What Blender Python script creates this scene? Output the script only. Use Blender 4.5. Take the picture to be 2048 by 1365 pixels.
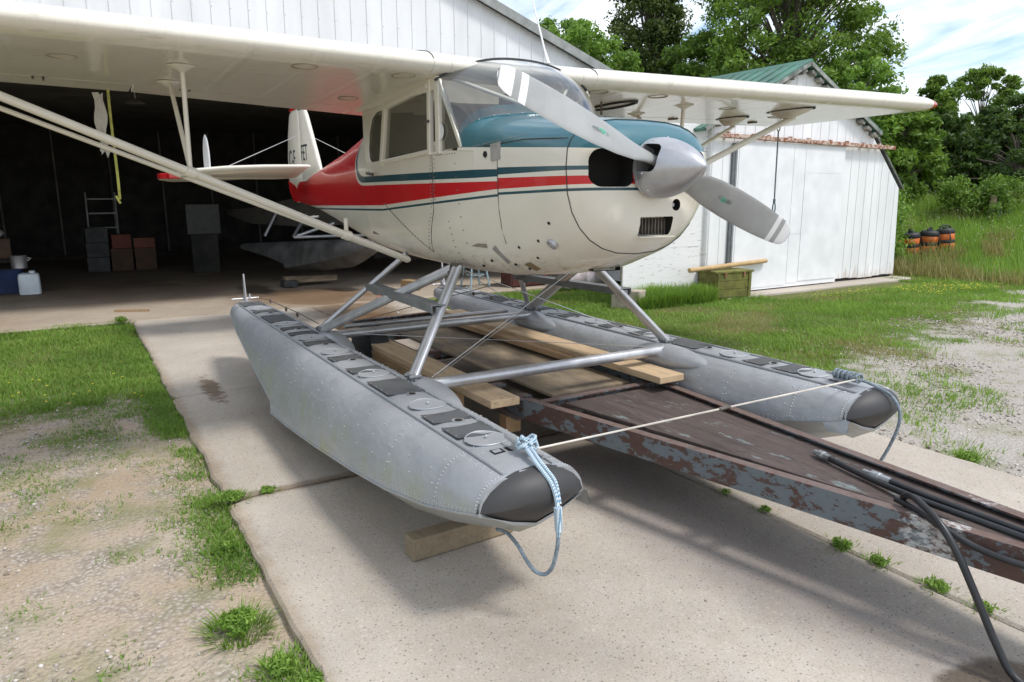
import bpy, bmesh, math, random
import numpy as np
from mathutils import Vector, Matrix
for o in list(bpy.data.objects): bpy.data.objects.remove(o)
random.seed(7); rng = np.random.default_rng(11)
scene = bpy.context.scene
COL = scene.collection
# ---------------------------------------------------------------- camera
YAW, PIT, ROL = 0.5421, -0.20056, -0.0043
F = Vector((-math.cos(YAW)*math.cos(PIT), math.sin(YAW)*math.cos(PIT), math.sin(PIT)))
R0 = F.cross(Vector((0, 0, 1))).normalized(); U0 = R0.cross(F)
Rv = math.cos(ROL)*R0 + math.sin(ROL)*U0; Uv = Rv.cross(F)
cd = bpy.data.cameras.new('camera'); cam = bpy.data.objects.new('camera', cd); COL.objects.link(cam)
cam.matrix_world = Matrix(((Rv.x, Uv.x, -F.x, 3.7904), (Rv.y, Uv.y, -F.y, -2.3568), (Rv.z, Uv.z, -F.z, 1.5563), (0, 0, 0, 1)))
cd.sensor_width = 36; cd.lens = 1450.7/2048*36; cd.clip_start = .05; cd.clip_end = 2000
scene.camera = cam
# ---------------------------------------------------------------- sky and sun
SUN_DIR = Vector((.52, .34, 1.0)).normalized()      # towards the sun
EL = math.asin(SUN_DIR.z); AZ = math.atan2(SUN_DIR.x, SUN_DIR.y)
SKY_STRENGTH = .15; SUN_STRENGTH = 2.0
w = bpy.data.worlds.new('World'); scene.world = w; w.use_nodes = True
nt = w.node_tree; nt.nodes.clear(); N = nt.nodes.new; L = nt.links.new
out = N('ShaderNodeOutputWorld'); bg = N('ShaderNodeBackground'); bg.inputs[1].default_value = SKY_STRENGTH
sky = N('ShaderNodeTexSky'); sky.sky_type = 'NISHITA'; sky.sun_disc = False; sky.sun_elevation = EL; sky.sun_rotation = AZ
sky.air_density = 1.0; sky.dust_density = 1.0; sky.ozone_density = 1.5
tc = N('ShaderNodeTexCoord'); sp = N('ShaderNodeSeparateXYZ'); L(tc.outputs['Generated'], sp.inputs[0])
za = N('ShaderNodeMath'); za.operation = 'ADD'; L(sp.outputs[2], za.inputs[0]); za.inputs[1].default_value = .22
zm = N('ShaderNodeMath'); zm.operation = 'MAXIMUM'; L(za.outputs[0], zm.inputs[0]); zm.inputs[1].default_value = .05
dv = N('ShaderNodeVectorMath'); dv.operation = 'DIVIDE'; L(tc.outputs['Generated'], dv.inputs[0])
cb = N('ShaderNodeCombineXYZ'); [L(zm.outputs[0], cb.inputs[i]) for i in (0, 1)]; cb.inputs[2].default_value = 1e3
L(cb.outputs[0], dv.inputs[1])
mp = N('ShaderNodeMapping'); mp.inputs['Scale'].default_value = (1.0, 2.6, 1); mp.inputs['Rotation'].default_value = (0, 0, .5); L(dv.outputs[0], mp.inputs[0])
n1 = N('ShaderNodeTexNoise'); n1.inputs['Scale'].default_value = 1.9; n1.inputs['Detail'].default_value = 9; n1.inputs['Roughness'].default_value = .58; n1.inputs['Distortion'].default_value = .5
L(mp.outputs[0], n1.inputs['Vector'])
rp = N('ShaderNodeValToRGB'); rp.color_ramp.elements[0].position = .34; rp.color_ramp.elements[1].position = .62
L(n1.outputs[0], rp.inputs[0])
mx = N('ShaderNodeMix'); mx.data_type = 'RGBA'
L(rp.outputs[0], mx.inputs[0]); L(sky.outputs[0], mx.inputs[6]); mx.inputs[7].default_value = (6.3, 6.6, 6.95, 1)
L(mx.outputs[2], bg.inputs[0]); L(bg.outputs[0], out.inputs[0])
sd = bpy.data.lights.new('sun', 'SUN'); sd.energy = SUN_STRENGTH; sd.angle = math.radians(11); sd.color = (1, .965, .92)
so = bpy.data.objects.new('sun', sd); COL.objects.link(so); so.rotation_euler = (-SUN_DIR).to_track_quat('-Z', 'Y').to_euler()
scene.view_settings.view_transform = 'Standard'; scene.view_settings.look = 'None'; scene.view_settings.gamma = 1
scene.view_settings.use_curve_mapping = False
scene.view_settings.exposure = 0.46
# ---------------------------------------------------------------- helpers
def inv(root): return root.matrix_world.inverted() if root.parent is None and False else Matrix.Translation(-root.location)
class MB:
    def __init__(s): s.v = []; s.f = []; s.m = []
    def add(s, vs, fs, mi=0):
        b = len(s.v); s.v += [tuple(p) for p in vs]; s.f += [tuple(i+b for i in f) for f in fs]; s.m += [mi]*len(fs); return s
    def box(s, c, d, M=None, mi=0):
        hx, hy, hz = d[0]/2, d[1]/2, d[2]/2
        vs = [Vector((x*hx, y*hy, z*hz)) for x in (-1, 1) for y in (-1, 1) for z in (-1, 1)]
        if M is not None: vs = [M @ p for p in vs]
        vs = [p+Vector(c) for p in vs]
        return s.add(vs, [(0, 1, 3, 2), (4, 6, 7, 5), (0, 4, 5, 1), (2, 3, 7, 6), (0, 2, 6, 4), (1, 5, 7, 3)], mi)
    def beam(s, a, b, wd, h, mi=0, up=(0, 0, 1)):
        a, b = Vector(a), Vector(b); d = (b-a); l = d.length; d.normalize(); x = d.cross(Vector(up)).normalized(); z = x.cross(d)
        M = Matrix((x, d, z)).transposed(); return s.box((a+b)/2, (wd, l, h), M, mi)
    def tube(s, pts, r, n=10, cap=True, mi=0, asp=1.0, axis=None):
        pts = [Vector(p) for p in pts]; k = len(pts); rs = r if isinstance(r, (list, tuple)) else [r]*k
        rings = []; pn = None
        for i, p in enumerate(pts):
            t = (pts[min(i+1, k-1)]-pts[max(i-1, 0)]).normalized()
            if pn is None:
                a = Vector(axis) if axis else (Vector((0, 0, 1)) if abs(t.z) < .9 else Vector((1, 0, 0)))
            else: a = pn
            x = (a - t*a.dot(t)).normalized(); pn = x; y = t.cross(x)
            rings.append([p + x*math.cos(2*math.pi*j/n)*rs[i]*asp + y*math.sin(2*math.pi*j/n)*rs[i] for j in range(n)])
        return s.loft(rings, True, cap, mi)
    def loft(s, rings, closed=True, cap=True, mi=0):
        n = len(rings[0]); b = len(s.v)
        for r in rings: s.v += [tuple(p) for p in r]
        for i in range(len(rings)-1):
            for j in range(n if closed else n-1):
                k = (j+1) % n; s.f.append((b+i*n+j, b+i*n+k, b+(i+1)*n+k, b+(i+1)*n+j)); s.m.append(mi)
        if cap and closed:
            s.f.append(tuple(b+j for j in reversed(range(n)))); s.m.append(mi)
            e = b+(len(rings)-1)*n; s.f.append(tuple(e+j for j in range(n))); s.m.append(mi)
        return s
    def prism(s, poly, ax, a, b, mi=0):
        # extrude a 2-D polygon along an axis
        def P(q, t):
            return {0: (t, q[0], q[1]), 1: (q[0], t, q[1]), 2: (q[0], q[1], t)}[ax]
        return s.loft([[P(q, a) for q in poly], [P(q, b) for q in poly]], True, True, mi)
    def lathe(s, prof, c, axis, n=20, mi=0):
        axis = Vector(axis).normalized(); a = Vector((0, 0, 1)) if abs(axis.z) < .9 else Vector((1, 0, 0))
        x = (a-axis*a.dot(axis)).normalized(); y = axis.cross(x); c = Vector(c)
        return s.loft([[c+axis*h+(x*math.cos(2*math.pi*j/n)+y*math.sin(2*math.pi*j/n))*max(r, 1e-4) for j in range(n)] for h, r in prof], True, True, mi)
    def sphere(s, c, r, n=8, sc=(1, 1, 1), mi=0):
        c = Vector(c); m = max(3, n//2)
        return s.loft([[c+Vector((math.cos(2*math.pi*j/n)*math.sin(t)*r*sc[0], math.sin(2*math.pi*j/n)*math.sin(t)*r*sc[1], math.cos(t)*r*sc[2])) for j in range(n)]
                       for t in [max(.02, min(math.pi-.02, math.pi*i/m)) for i in range(m+1)]], True, True, mi)
    def mesh(s, name, mats, smooth=None):
        me = bpy.data.meshes.new(name); me.from_pydata(s.v, [], s.f); me.validate()
        for m in (mats if isinstance(mats, (list, tuple)) else [mats]): me.materials.append(m)
        if len(me.polygons) == len(s.m): me.polygons.foreach_set('material_index', s.m)
        bm = bmesh.new(); bm.from_mesh(me); bmesh.ops.recalc_face_normals(bm, faces=bm.faces); bm.to_mesh(me); bm.free()
        if smooth is not None:
            me.polygons.foreach_set('use_smooth', [True]*len(me.polygons))
            me.set_sharp_from_angle(angle=math.radians(smooth))
        return me
    def build(s, name, mats, parent=None, smooth=None, bevel=0, **tags):
        o = bpy.data.objects.new(name, s.mesh(name, mats, smooth)); COL.objects.link(o)
        if parent is not None:
            o.parent = parent; q = parent; off = Vector((0, 0, 0))
            while q is not None: off += q.location; q = q.parent
            o.location = -off if parent.type == 'EMPTY' or True else (0, 0, 0)
        if bevel:
            b = o.modifiers.new('bevel', 'BEVEL'); b.width = bevel; b.segments = 2; b.limit_method = 'ANGLE'; b.angle_limit = .7
        tagit(o, **tags); return o
def tagit(o, label=None, cat=None, group=None, kind=None):
    if label: o['label'] = label
    if cat: o['category'] = cat
    if group: o['group'] = group
    if kind: o['kind'] = kind
    return o
def thing(name, loc, label, cat, group=None, parent=None):
    o = bpy.data.objects.new(name, None); COL.objects.link(o); o.location = loc; o.empty_display_size = .2
    return tagit(o, label, cat, group)
def meshobj(name, me, parent, mat=None):
    o = bpy.data.objects.new(name, me); COL.objects.link(o); o.parent = parent
    if parent is not None:
        q = parent; off = Vector((0, 0, 0))
        while q is not None: off += q.location; q = q.parent
        o.location = -off
    return o
def copy_tree(o, parent=None):
    c = o.copy(); COL.objects.link(c); c.parent = parent
    for ch in list(o.children): copy_tree(ch, c)
    return c
def fast_mesh(name, V, Fc, mats, matidx=None, col=None, uvn=None):
    """V (n,3) array, Fc (m,k) array of equal polygons"""
    me = bpy.data.meshes.new(name); n, (m, k) = len(V), Fc.shape
    me.vertices.add(n); me.vertices.foreach_set('co', np.ascontiguousarray(V, dtype=np.float32).ravel())
    me.loops.add(m*k); me.loops.foreach_set('vertex_index', np.ascontiguousarray(Fc, dtype=np.int32).ravel())
    me.polygons.add(m); me.polygons.foreach_set('loop_start', np.arange(0, m*k, k, dtype=np.int32))
    me.update(calc_edges=True)
    for mt in (mats if isinstance(mats, (list, tuple)) else [mats]): me.materials.append(mt)
    if matidx is not None: me.polygons.foreach_set('material_index', np.asarray(matidx, dtype=np.int32))
    if col is not None:
        a = me.attributes.new('tint', 'FLOAT', 'POINT'); a.data.foreach_set('value', np.asarray(col, dtype=np.float32))
    me.update(); return me
def hash2(ix, iy, s):
    h = (ix*374761393 + iy*668265263 + s*1274126177) & 0x7fffffff
    h = ((h ^ (h >> 13))*1103515245 + 12345) & 0x7fffffff
    return ((h >> 8) & 0xffff)/65535.
def vnoise(x, y, s=0):
    x = np.asarray(x, float); y = np.asarray(y, float)
    ix = np.floor(x).astype(np.int64); iy = np.floor(y).astype(np.int64); fx = x-ix; fy = y-iy; fx = fx*fx*(3-2*fx); fy = fy*fy*(3-2*fy)
    return (hash2(ix, iy, s)*(1-fx)+hash2(ix+1, iy, s)*fx)*(1-fy)+(hash2(ix, iy+1, s)*(1-fx)+hash2(ix+1, iy+1, s)*fx)*fy
def fbm(x, y, s=0, o=3):
    t = 0; a = .5
    for i in range(o): t = t+a*vnoise(x*2**i, y*2**i, s+i); a /= 2
    return t/(1-.5**o)
# ---------------------------------------------------------------- materials
def newmat(name):
    m = bpy.data.materials.new(name); m.use_nodes = True; t = m.node_tree; b = t.nodes['Principled BSDF']
    return m, t, b
def nd(t, typ, **kw):
    n = t.nodes.new(typ)
    for k, v in kw.items():
        if k.startswith('i_'):
            key = k[2:]; key = int(key) if key.isdigit() else key.replace('_', ' ')
            n.inputs[key].default_value = v
        else: setattr(n, k, v)
    return n
def mth(t, op, a, b=None, c=None):
    n = t.nodes.new('ShaderNodeMath'); n.operation = op
    for i, x in enumerate((a, b, c)):
        if x is None: continue
        if isinstance(x, (int, float)): n.inputs[i].default_value = x
        else: t.links.new(x, n.inputs[i])
    return n.outputs[0]
def pos(t, scale=(1, 1, 1), obj=False):
    m = nd(t, 'ShaderNodeMapping'); m.inputs['Scale'].default_value = scale
    if obj: c = nd(t, 'ShaderNodeTexCoord'); t.links.new(c.outputs['Object'], m.inputs[0])
    else: c = nd(t, 'ShaderNodeNewGeometry'); t.links.new(c.outputs['Position'], m.inputs[0])
    return m.outputs[0]
def noise(t, vec, scale, detail=4, rough=.55, dist=0):
    n = nd(t, 'ShaderNodeTexNoise', i_Scale=scale, i_Detail=detail, i_Roughness=rough, i_Distortion=dist); t.links.new(vec, n.inputs['Vector']); return n.outputs[0]
def ramp(t, fac, stops):
    r = nd(t, 'ShaderNodeValToRGB'); cr = r.color_ramp
    while len(cr.elements) < len(stops): cr.elements.new(.5)
    for e, (p, c) in zip(cr.elements, stops):
        e.position = p; e.color = (c, c, c, 1) if isinstance(c, (int, float)) else (*c, 1)
    t.links.new(fac, r.inputs[0]); return r.outputs[0]
def mix(t, fac, a, b, mode='MIX'):
    n = nd(t, 'ShaderNodeMix', data_type='RGBA', blend_type=mode)
    for i, x in ((0, fac), (6, a), (7, b)):
        if isinstance(x, (int, float)): n.inputs[i].default_value = x
        elif isinstance(x, (tuple, list)): n.inputs[i].default_value = (*x, 1)
        else: t.links.new(x, n.inputs[i])
    return n.outputs[2]
def bump(t, b, h, strength=.3, dist=.01):
    n = nd(t, 'ShaderNodeBump', i_Strength=strength, i_Distance=dist); t.links.new(h, n.inputs['Height']); t.links.new(n.outputs[0], b.inputs['Normal'])
def setb(b, **kw):
    for k, v in kw.items(): b.inputs[k.replace('_', ' ')].default_value = v
def mat(name, col, rough=.6, metal=0., var=.12, scale=6, bmp=0., bscale=40, coat=0., col2=None, stretch=(1, 1, 1), thr=(.35, .65), obj=False):
    """plain weathered material: colour with noise variation, optional second colour in patches"""
    m, t, b = newmat(name); setb(b, Roughness=rough, Metallic=metal)
    p = pos(t, stretch, obj); n = noise(t, p, scale, 5)
    c2 = col2 if col2 else tuple(max(0, x*(1-2*var)) for x in col)
    c1 = col if col2 else tuple(min(1, x*(1+var)) for x in col)
    c = mix(t, ramp(t, n, [(thr[0], 0), (thr[1], 1)]), c2, c1)
    t.links.new(c, b.inputs['Base Color'])
    rr = mth(t, 'ADD', mth(t, 'MULTIPLY', n, .25), rough-.12); t.links.new(rr, b.inputs['Roughness'])
    if coat: setb(b, Coat_Weight=coat, Coat_Roughness=.08)
    if bmp: bump(t, b, noise(t, p, bscale, 3), bmp, .01)
    return m
# ---------------------------------------------------------------- shared materials
def hill(x, y):
    D = -.46*(x-3.79)+.89*(y+2.357)
    a = np.clip((D-15.4)/7.5, 0, 1); a = a*a*(3-2*a)
    return a*1.25 + np.clip(D-22.5, 0, 60)*.035
def ellipse_mask(t, cx, cy, rx, ry, edge=.35, nscale=3., namp=.5):
    g = nd(t, 'ShaderNodeNewGeometry'); s = nd(t, 'ShaderNodeSeparateXYZ'); t.links.new(g.outputs['Position'], s.inputs[0])
    dx = mth(t, 'DIVIDE', mth(t, 'SUBTRACT', s.outputs[0], cx), rx); dy = mth(t, 'DIVIDE', mth(t, 'SUBTRACT', s.outputs[1], cy), ry)
    d = mth(t, 'SQRT', mth(t, 'ADD', mth(t, 'MULTIPLY', dx, dx), mth(t, 'MULTIPLY', dy, dy)))
    n = noise(t, g.outputs['Position'], nscale, 5, .6)
    d = mth(t, 'ADD', d, mth(t, 'MULTIPLY', mth(t, 'SUBTRACT', n, .5), namp*2))
    mr = nd(t, 'ShaderNodeMapRange', interpolation_type='SMOOTHSTEP'); t.links.new(d, mr.inputs[0])
    mr.inputs[1].default_value = 1-edge; mr.inputs[2].default_value = 1+edge; mr.inputs[3].default_value = 1; mr.inputs[4].default_value = 0
    return mr.outputs[0]
def concrete(name, base, stains_and_shade, dark=1.):
    m, t, b = newmat(name); p = pos(t)
    big = noise(t, p, 1.1, 5, .6); mid = noise(t, p, 9, 5, .65); fine = noise(t, p, 110, 3, .7); v = nd(t, 'ShaderNodeTexVoronoi', i_Scale=85.); t.links.new(p, v.inputs[0])
    v2 = nd(t, 'ShaderNodeTexVoronoi', i_Scale=38.); t.links.new(p, v2.inputs[0])
    c = mix(t, ramp(t, big, [(.32, 0), (.68, 1)]), tuple(x*.78 for x in base), tuple(x*1.10 for x in base))
    c = mix(t, ramp(t, mid, [(.35, .0), (.75, .5)]), c, (base[0]*.88, base[1]*.80, base[2]*.70))
    c = mix(t, ramp(t, fine, [(.34, .45), (.50, 0)]), c, (base[0]*.55, base[1]*.54, base[2]*.54))
    for scl, thr, sz, dk in ((52., .70, .22, .26), (95., .62, .26, .34), (30., .86, .16, .30)):
        v = nd(t, 'ShaderNodeTexVoronoi', i_Scale=scl); t.links.new(p, v.inputs[0]); sv = nd(t, 'ShaderNodeSeparateColor'); t.links.new(v.outputs['Color'], sv.inputs[0])
        k = mth(t, 'MULTIPLY', mth(t, 'GREATER_THAN', sv.outputs[0], thr), ramp(t, v.outputs['Distance'], [(sz*.5, .75), (sz*1.25, 0)])); c = mix(t, k, c, (base[0]*dk, base[1]*dk*.97, base[2]*dk))
        k = mth(t, 'MULTIPLY', mth(t, 'LESS_THAN', sv.outputs[0], .22), ramp(t, v.outputs['Distance'], [(sz*.6, .28), (sz*1.8, 0)])); c = mix(t, k, c, (base[0]*1.4, base[1]*1.4, base[2]*1.4))
    rough = .92
    for (cx, cy, rx, ry, col, amt, edge, ns, na) in stains_and_shade:
        k = mth(t, 'MULTIPLY', ellipse_mask(t, cx, cy, rx, ry, edge, ns, na), amt)
        c = mix(t, k, c, col, 'MULTIPLY')
    t.links.new(c, b.inputs['Base Color']); setb(b, Roughness=rough, Specular_IOR_Level=.25)
    h = mth(t, 'ADD', mth(t, 'MULTIPLY', fine, .7), mth(t, 'MULTIPLY', mid, .6)); bump(t, b, h, .35, .010)
    return m
CON = (.49, .442, .382)
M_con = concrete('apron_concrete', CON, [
    (1.3, .02, 1.6, .30, (.50, .49, .52), .8, .6, 2.5, .35),  # trailer's soft shadow band put into the concrete colour
    (2.87, .0, .17, .25, (.30, .26, .22), .9, .15, 7, .3), (-1.8, -1.83, 5.2, .07, (.62, .53, .42), .7, .7, 8, .8), (0, -.6, .05, 2.2, (.45, .38, .30), .8, .5, 9, .5),
    (-2.4, -1.5, .40, .07, (.35, .27, .2), .85, .4, 12, 1.3),
    (-5.6, .9, 1.3, .55, (.42, .32, .22), .9, .5, 2.5, .6),
    (-4.6, .9, .9, .35, (.62, .48, .33), .8, .5, 3, .6),
    (-2.2, .2, 2.6, .9, (.55, .50, .46), .7, .6, 2, .4), (.9, -1.1, .9, .35, (.70, .68, .66), .6, .7, 3, .6), (2.4, -1.2, .8, .5, (.72, .70, .68), .5, .7, 2.2, .7), (-1.2, -1.2, .7, .3, (.74, .72, .70), .6, .7, 3, .7)])
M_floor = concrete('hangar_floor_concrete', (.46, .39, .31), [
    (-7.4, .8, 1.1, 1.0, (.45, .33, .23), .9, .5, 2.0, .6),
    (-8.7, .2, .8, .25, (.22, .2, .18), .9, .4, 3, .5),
    (-9.5, -1.2, 1.5, 1.8, (.6, .52, .45), .8, .6, 1.5, .5), (-14, -1, 4.2, 9, (.28, .25, .22), .9, .4, 1.0, .3),  # last ellipse puts the hangar's inner shade into the floor colour
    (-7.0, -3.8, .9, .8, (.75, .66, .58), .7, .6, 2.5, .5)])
# ground
m, t, b = newmat('open_ground'); M_ground = m
g = nd(t, 'ShaderNodeNewGeometry'); s = nd(t, 'ShaderNodeSeparateXYZ'); t.links.new(g.outputs['Position'], s.inputs[0]); p = g.outputs['Position']
nb = noise(t, p, .9, 5, .6); nm = noise(t, p, 5, 5, .65); nf = noise(t, p, 60, 4, .7); vo = nd(t, 'ShaderNodeTexVoronoi', i_Scale=48.); t.links.new(p, vo.inputs[0])
dirt = mix(t, ramp(t, nb, [(.35, 0), (.65, 1)]), (.42, .33, .235), (.485, .415, .335))
grav = mix(t, ramp(t, vo.outputs['Distance'], [(.1, 0), (.6, 1)]), (.60, .545, .49), (.30, .255, .21))
dirt = mix(t, ramp(t, nm, [(.47, 0), (.60, .85)]), dirt, grav)
dirt = mix(t, ramp(t, nf, [(.36, .5), (.48, 0)]), dirt, (.22, .17, .12))
dirt = mix(t, mth(t, 'MULTIPLY', mth(t, 'GREATER_THAN', s.outputs[1], 0.), .72), dirt, mix(t, nf, mix(t, ramp(t, vo.outputs['Distance'], [(.1, 0), (.6, 1)]), (.56, .54, .51), (.33, .315, .29)), (.44, .42, .39)))
mossy = mth(t, 'MULTIPLY', ramp(t, noise(t, p, 2.6, 6, .65), [(.50, 0), (.64, .6)]), ramp(t, nf, [(.30, .3), (.55, 1)]))
dirt = mix(t, mossy, dirt, (.20, .215, .085))
soil = mix(t, nm, (.08, .11, .03), (.17, .17, .06))
right = mth(t, 'SUBTRACT', s.outputs[0], mth(t, 'SUBTRACT', .25, mth(t, 'MULTIPLY', .25, mth(t, 'SUBTRACT', s.outputs[1], 2.))))
left = mth(t, 'ADD', s.outputs[0], 2.55)
isr = mth(t, 'GREATER_THAN', s.outputs[1], 0.)
d = mth(t, 'ADD', mth(t, 'MULTIPLY', isr, right), mth(t, 'MULTIPLY', mth(t, 'SUBTRACT', 1., isr), left))
d = mth(t, 'ADD', d, mth(t, 'MULTIPLY', mth(t, 'SUBTRACT', nb, .5), 2.4)); d = mth(t, 'ADD', d, mth(t, 'MULTIPLY', mth(t, 'SUBTRACT', nm, .5), 1.6))
bare = ramp(t, mth(t, 'ADD', mth(t, 'MULTIPLY', d, .5), .5), [(.38, 0), (.62, 1)])
t.links.new(mix(t, bare, soil, dirt), b.inputs['Base Color']); setb(b, Roughness=.95, Specular_IOR_Level=.15)
bump(t, b, mth(t, 'ADD', mth(t, 'MULTIPLY', nf, .6), mth(t, 'MULTIPLY', vo.outputs['Distance'], .5)), .8, .02)

M_black = mat('black_rubber', (.025, .025, .027), .6, var=.3, scale=20)
M_void = newmat('dark_inside')[0]; M_void.node_tree.nodes['Principled BSDF'].inputs['Base Color'].default_value = (.012, .011, .010, 1); M_void.node_tree.nodes['Principled BSDF'].inputs['Roughness'].default_value = .9
M_siding = mat('white_siding', (.78, .79, .80), .45, var=.05, scale=2, stretch=(1, 1, .25))
M_siding2 = mat('barn_siding', (.80, .80, .80), .5, var=.05, scale=2.5, stretch=(1, 1, .3))
M_screw = mat('galvanised_steel', (.42, .43, .44), .4, .8, .2, 12)
M_roofdark = mat('weathered_dark_roof', (.14, .14, .13), .7, var=.25, scale=5)
M_greenroof = mat('green_roof_sheet', (.065, .175, .125), .45, var=.2, scale=3)
M_rust = mat('rusted_rail', (.24, .09, .045), .85, var=.3, scale=14, bmp=.4, col2=(.55, .43, .36), thr=(.44, .56))
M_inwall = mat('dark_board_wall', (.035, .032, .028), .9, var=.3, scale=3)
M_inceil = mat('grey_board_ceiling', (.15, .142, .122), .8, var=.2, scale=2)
M_timber = mat('old_timber', (.32, .24, .16), .8, var=.3, scale=3, stretch=(1, 1, 6), bmp=.3)
# splashed dirt and rust along the foot of the barn sheets
t = M_siding2.node_tree; b = t.nodes['Principled BSDF']; l_ = b.inputs['Base Color'].links[0]; src = l_.from_socket; g = nd(t, 'ShaderNodeNewGeometry'); s = nd(t, 'ShaderNodeSeparateXYZ'); t.links.new(g.outputs['Position'], s.inputs[0])
ms_ = mth(t, 'ADD', mth(t, 'MULTIPLY', s.outputs[2], -1.6), mth(t, 'ADD', .62, mth(t, 'MULTIPLY', mth(t, 'SUBTRACT', noise(t, pos(t, (1, 1, .4)), 9, 6, .7), .5), 1.6)))
st_ = ramp(t, noise(t, pos(t, (14, 14, .35)), 2, 5, .6), [(.60, 0), (.74, .35)])
t.links.new(mix(t, st_, mix(t, ramp(t, ms_, [(.3, 0), (.75, .75)]), src, (.42, .33, .25)), (.50, .45, .40)), b.inputs['Base Color'])
# peeling painted boards
m, t, b = newmat('peeling_white_boards'); M_peel = m; p = pos(t, (1.3, 1, 7)); n = noise(t, p, 5, 8, .68); n2 = noise(t, pos(t), 1.3, 3)
k = ramp(t, mth(t, 'ADD', n, mth(t, 'MULTIPLY', n2, .25)), [(.735, 0), (.76, .75)])
t.links.new(mix(t, k, (.80, .79, .78), (.38, .34, .30)), b.inputs['Base Color']); setb(b, Roughness=.75); bump(t, b, n, .3, .008)
# ---------------------------------------------------------------- ground, slabs
def warp(a, n, lo, hi):
    u = np.linspace(-1, 1, n); q = np.sign(u)*np.abs(u)**2.6
    return np.where(q < 0, a+(-q)*(lo-a), a+q*(hi-a))
gx = warp(-2, 200, -320, 60); gy = warp(6, 200, -120, 420)
GX, GY = np.meshgrid(gx, gy, indexing='ij')
GZ = -.035+hill(GX, GY)+(fbm(GX*.9, GY*.9, 3)-.5)*.03*(np.abs(GX+1) < 12)
inslab = (GX > -6.6) & (GY > -1.9) & (GY < 2.1) & (GX < 6)
GZ = np.where(inslab, -.06, GZ); GZ = np.where((GX < -6.3) & (GX > -18.5) & (GY < 8.4) & (GY > -9), -.08, GZ)
V = np.stack([GX, GY, GZ], -1).reshape(-1, 3); nn = 200
ii = (np.arange(nn-1)[:, None]*nn+np.arange(nn-1)[None]).ravel()
o = bpy.data.objects.new('ground', fast_mesh('ground', V, np.stack([ii, ii+nn, ii+nn+1, ii+1], 1), M_ground)); COL.objects.link(o); o['kind'] = 'structure'
o.data.polygons.foreach_set('use_smooth', [True]*len(o.data.polygons))
def ground_z(x, y): return float(-.035+hill(np.array(x), np.array(y)))
def slab(x0, x1, y0, y1, zt, m, seed, chip=()):
    """one concrete panel with a slightly broken outline"""
    pts = []
    def edge(a, b, n, amp, sd):
        for i in range(n):
            f = i/n; x = a[0]+(b[0]-a[0])*f; y = a[1]+(b[1]-a[1])*f
            k = (vnoise(x*4+sd, y*4, seed)-.5)*amp*.55 + (vnoise(x*19+sd, y*19, seed)-.5)*amp*.45
            nx, ny = b[1]-a[1], a[0]-b[0]; l = math.hypot(nx, ny)
            pts.append((x+nx/l*k, y+ny/l*k))
    nx, ny = max(8, int((x1-x0)*14)), max(8, int((y1-y0)*14)); c = .05
    edge((x0+c, y0), (x1-c, y0), nx, .05 if y0 < -1 else .015, 1); edge((x1, y0+c), (x1, y1-c), ny, .02, 2); edge((x1-c, y1), (x0+c, y1), nx, .05 if y1 > 1 else .015, 3); edge((x0, y1-c), (x0, y0+c), ny, .03, 4)
    cx, cy = (x0+x1)/2, (y0+y1)/2
    def sc(d): return [(px-d*(1 if px > cx else -1)*(abs(px-cx) > (x1-x0)/2-.2), py-d*(1 if py > cy else -1)*(abs(py-cy) > (y1-y0)/2-.2)) for px, py in pts]
    mb = MB(); a = sc(0); b2 = sc(.012)
    mb.loft([[(x, y, -.12) for x, y in a], [(x, y, zt-.012) for x, y in a], [(x, y, zt) for x, y in b2]], True, True)
    return mb.build('concrete_slab', m, None, kind='structure')
G_ = .008
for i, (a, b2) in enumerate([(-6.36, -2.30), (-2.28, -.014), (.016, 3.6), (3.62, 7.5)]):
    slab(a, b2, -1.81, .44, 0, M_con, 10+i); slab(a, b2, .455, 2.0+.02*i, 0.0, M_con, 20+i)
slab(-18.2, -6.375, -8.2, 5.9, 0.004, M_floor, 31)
slab(-5.0, -3.82, 6.0, 10.9, 0.0, M_con, 41)
# ---------------------------------------------------------------- hangar
HX = -6.4
hangar = thing('hangar', (HX, 0, 0), 'large white ribbed metal hangar with a wide dark open doorway behind the floatplane', 'hangar')
def roofz(y): return 5.56-.362*abs(y)
HEAD = 3.12; JY = 5.47; HY = 8.0
y = -HY; W = .225; i = 0
while y < HY-1e-6:
    y1 = min(y+W, HY); zl = HEAD if (-7.3 < (y+y1)/2 < JY) else 0.0
    mb = MB(); a, c = roofz(y)-.03, roofz(y1)-.03
    mb.prism([(y+.0004, zl), (y1-.0004, zl), (y1-.0004, c), (y+.0004, a)], 0, HX-.02, HX+.004)
    mb.prism([(y+.008, zl+.004), (y+.026, zl+.004), (y+.026, a-.012), (y+.008, a-.008)], 0, HX+.004, HX+.013)
    mb.build('siding_panel', M_siding, hangar)
    y = y1; i += 1
mb = MB()
for y in np.arange(-HY+.02+W/2, HY, W):
    for z in (3.35, 3.85, 4.35, 4.85):
        if z < roofz(y)-.1: mb.sphere((HX+.008, y-W/2, z), .009, 6)
mb.build('screw', M_screw, hangar, kind='stuff')
mb = MB()
for sg in (-1, 1):
    mb.prism([(0, roofz(0)), (sg*(HY+.25), roofz(HY+.25)), (sg*(HY+.25), roofz(HY+.25)+.07), (0, roofz(0)+.07)], 0, HX+.10, -18.4, 0)
mb.build('roof', M_roofdark, hangar)
mb = MB()
for sg in (-1, 1): mb.prism([(0, roofz(0)-.06), (sg*(HY+.26), roofz(HY+.26)-.06), (sg*(HY+.26), roofz(HY+.26)+.08), (0, roofz(0)+.08)], 0, HX+.101, HX+.13)
mb.build('roof_trim', mat('grey_trim', (.30, .31, .30), .6), hangar)
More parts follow.
